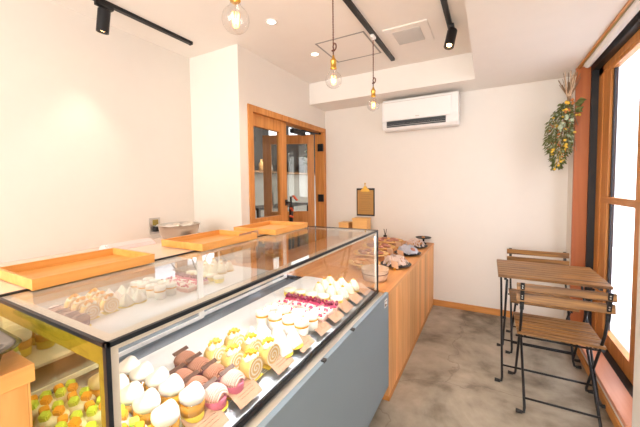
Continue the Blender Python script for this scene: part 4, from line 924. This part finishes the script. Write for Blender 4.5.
def leaf(bm, p, l, w, d, nrm):
    d = d.normalized(); s = d.cross(nrm).normalized(); u = s.cross(d)*0.15
    v = [bm.verts.new(p), bm.verts.new(p+d*l*.4+s*w*.5+u*w), bm.verts.new(p+d*l), bm.verts.new(p+d*l*.4-s*w*.5+u*w), bm.verts.new(p+d*l*.45-u*w*2)]
    bm.faces.new((v[0], v[1], v[4])); bm.faces.new((v[1], v[2], v[4])); bm.faces.new((v[2], v[3], v[4])); bm.faces.new((v[3], v[0], v[4]))
def rad_at(z):   # half width of the bunch by height
    if z > 1.82: return 0.02+0.085*(1.98-z)/0.16
    return 0.105 if z > 1.62 else 0.105*max(0.25, (z-1.40)/0.22)
for nm, mt, cnt, l, w in (('olive_foliage', 'olive', 700, .036, .012), ('sage_foliage', 'sage', 550, .036, .013), ('mint_foliage', 'mint', 90, .034, .020)):
    bm = bmesh.new()
    for k in range(cnt):
        z = q.uniform(1.42 if mt == 'olive' else 1.55, 1.95); r_ = rad_at(z)*math.sqrt(q.random()); a = q.uniform(0, 2*PI)
        ox = -0.02-(1.9-z)*0.10
        if mt == 'mint': a = q.uniform(-2.4, 0.4); r_ = rad_at(z)*q.uniform(.6, 1)
        p = Vector((FX+ox+r_*math.cos(a), min(FY+r_*0.8*math.sin(a), YB-.05), z)); d = Vector((math.cos(a)*.6, math.sin(a)*.6, -q.uniform(.2, 1)))
        if p.x > XR-0.05: p.x = XR-0.05
        leaf(bm, p, l*q.uniform(.7, 1.2), w, d, Vector((q.uniform(-1, 1), q.uniform(-1, 1), q.uniform(-1, 1))))
    obj(nm, bm, mt, t, kind='stuff')
bm = bmesh.new()
for k in range(5): leaf(bm, Vector((FX+0.02+q.uniform(0, .02), FY-0.06, 1.86+k*.02)), .06, .045, Vector((.8, -.3, q.uniform(-.6, .6))), Vector((0, 1, .3)))
obj('eucalyptus_leaves', bm, 'olive', t)
for k in range(16):
    z = q.uniform(1.48, 1.93); a = q.uniform(-2.9, -.1); R_ = rad_at(z)*q.uniform(.75, 1.02); bm = bmesh.new()
    ball(bm, (FX-0.02-(1.9-z)*.1+R_*math.cos(a), FY+R_*math.sin(a)*.85, z), .014*q.uniform(.7, 1.2), (1, 1, .8), 1, .2, q); obj('marigold_head', bm, 'marigold', t)
bm = bmesh.new()
for k in range(70):
    z = q.uniform(1.50, 1.80); a = q.uniform(-2.9, -.1); R_ = rad_at(z)*q.uniform(.6, 1.02)
    ball(bm, (FX-0.02-(1.9-z)*.1+R_*math.cos(a), FY+R_*math.sin(a)*.85, z), .007*q.uniform(.7, 1.2), (1, 1, .8), 1, .2, q)
obj('rust_florets', bm, 'rust', t, kind='stuff')
for k in range(9):
    bm = bmesh.new(); ball(bm, (FX-.005+q.uniform(-.025, .03), FY-0.035-q.uniform(0, .03), 1.84+q.uniform(0, .12)), .013, (1, 1, 1.2), 1, .2, q); obj('orange_head', bm, 'marigold' if k % 2 else 'rust', t)
for k in range(6):
    bm = bmesh.new(); ball(bm, (FX-.045+q.uniform(-.03, .06), FY-0.085, 1.70+q.uniform(0, .15)), .018, (1, .6, .9), 1, .3, q); obj('pale_head', bm, 'mint', t)
bm = bmesh.new()
for (dx, z) in ((-.045, 1.44), (-.07, 1.41), (-.03, 1.47), (-.09, 1.55)):
    tube(bm, [(FX-0.03, FY-0.03, 1.62), (FX-0.03+dx*.6, FY-0.05, (1.62+z)/2), (FX-0.02+dx, FY-0.05, z)], 0.0015, 4); ball(bm, (FX-0.02+dx, FY-0.05, z), 0.011, (1, 1, 1), 1)
obj('craspedia_balls', bm, 'marigold', t)
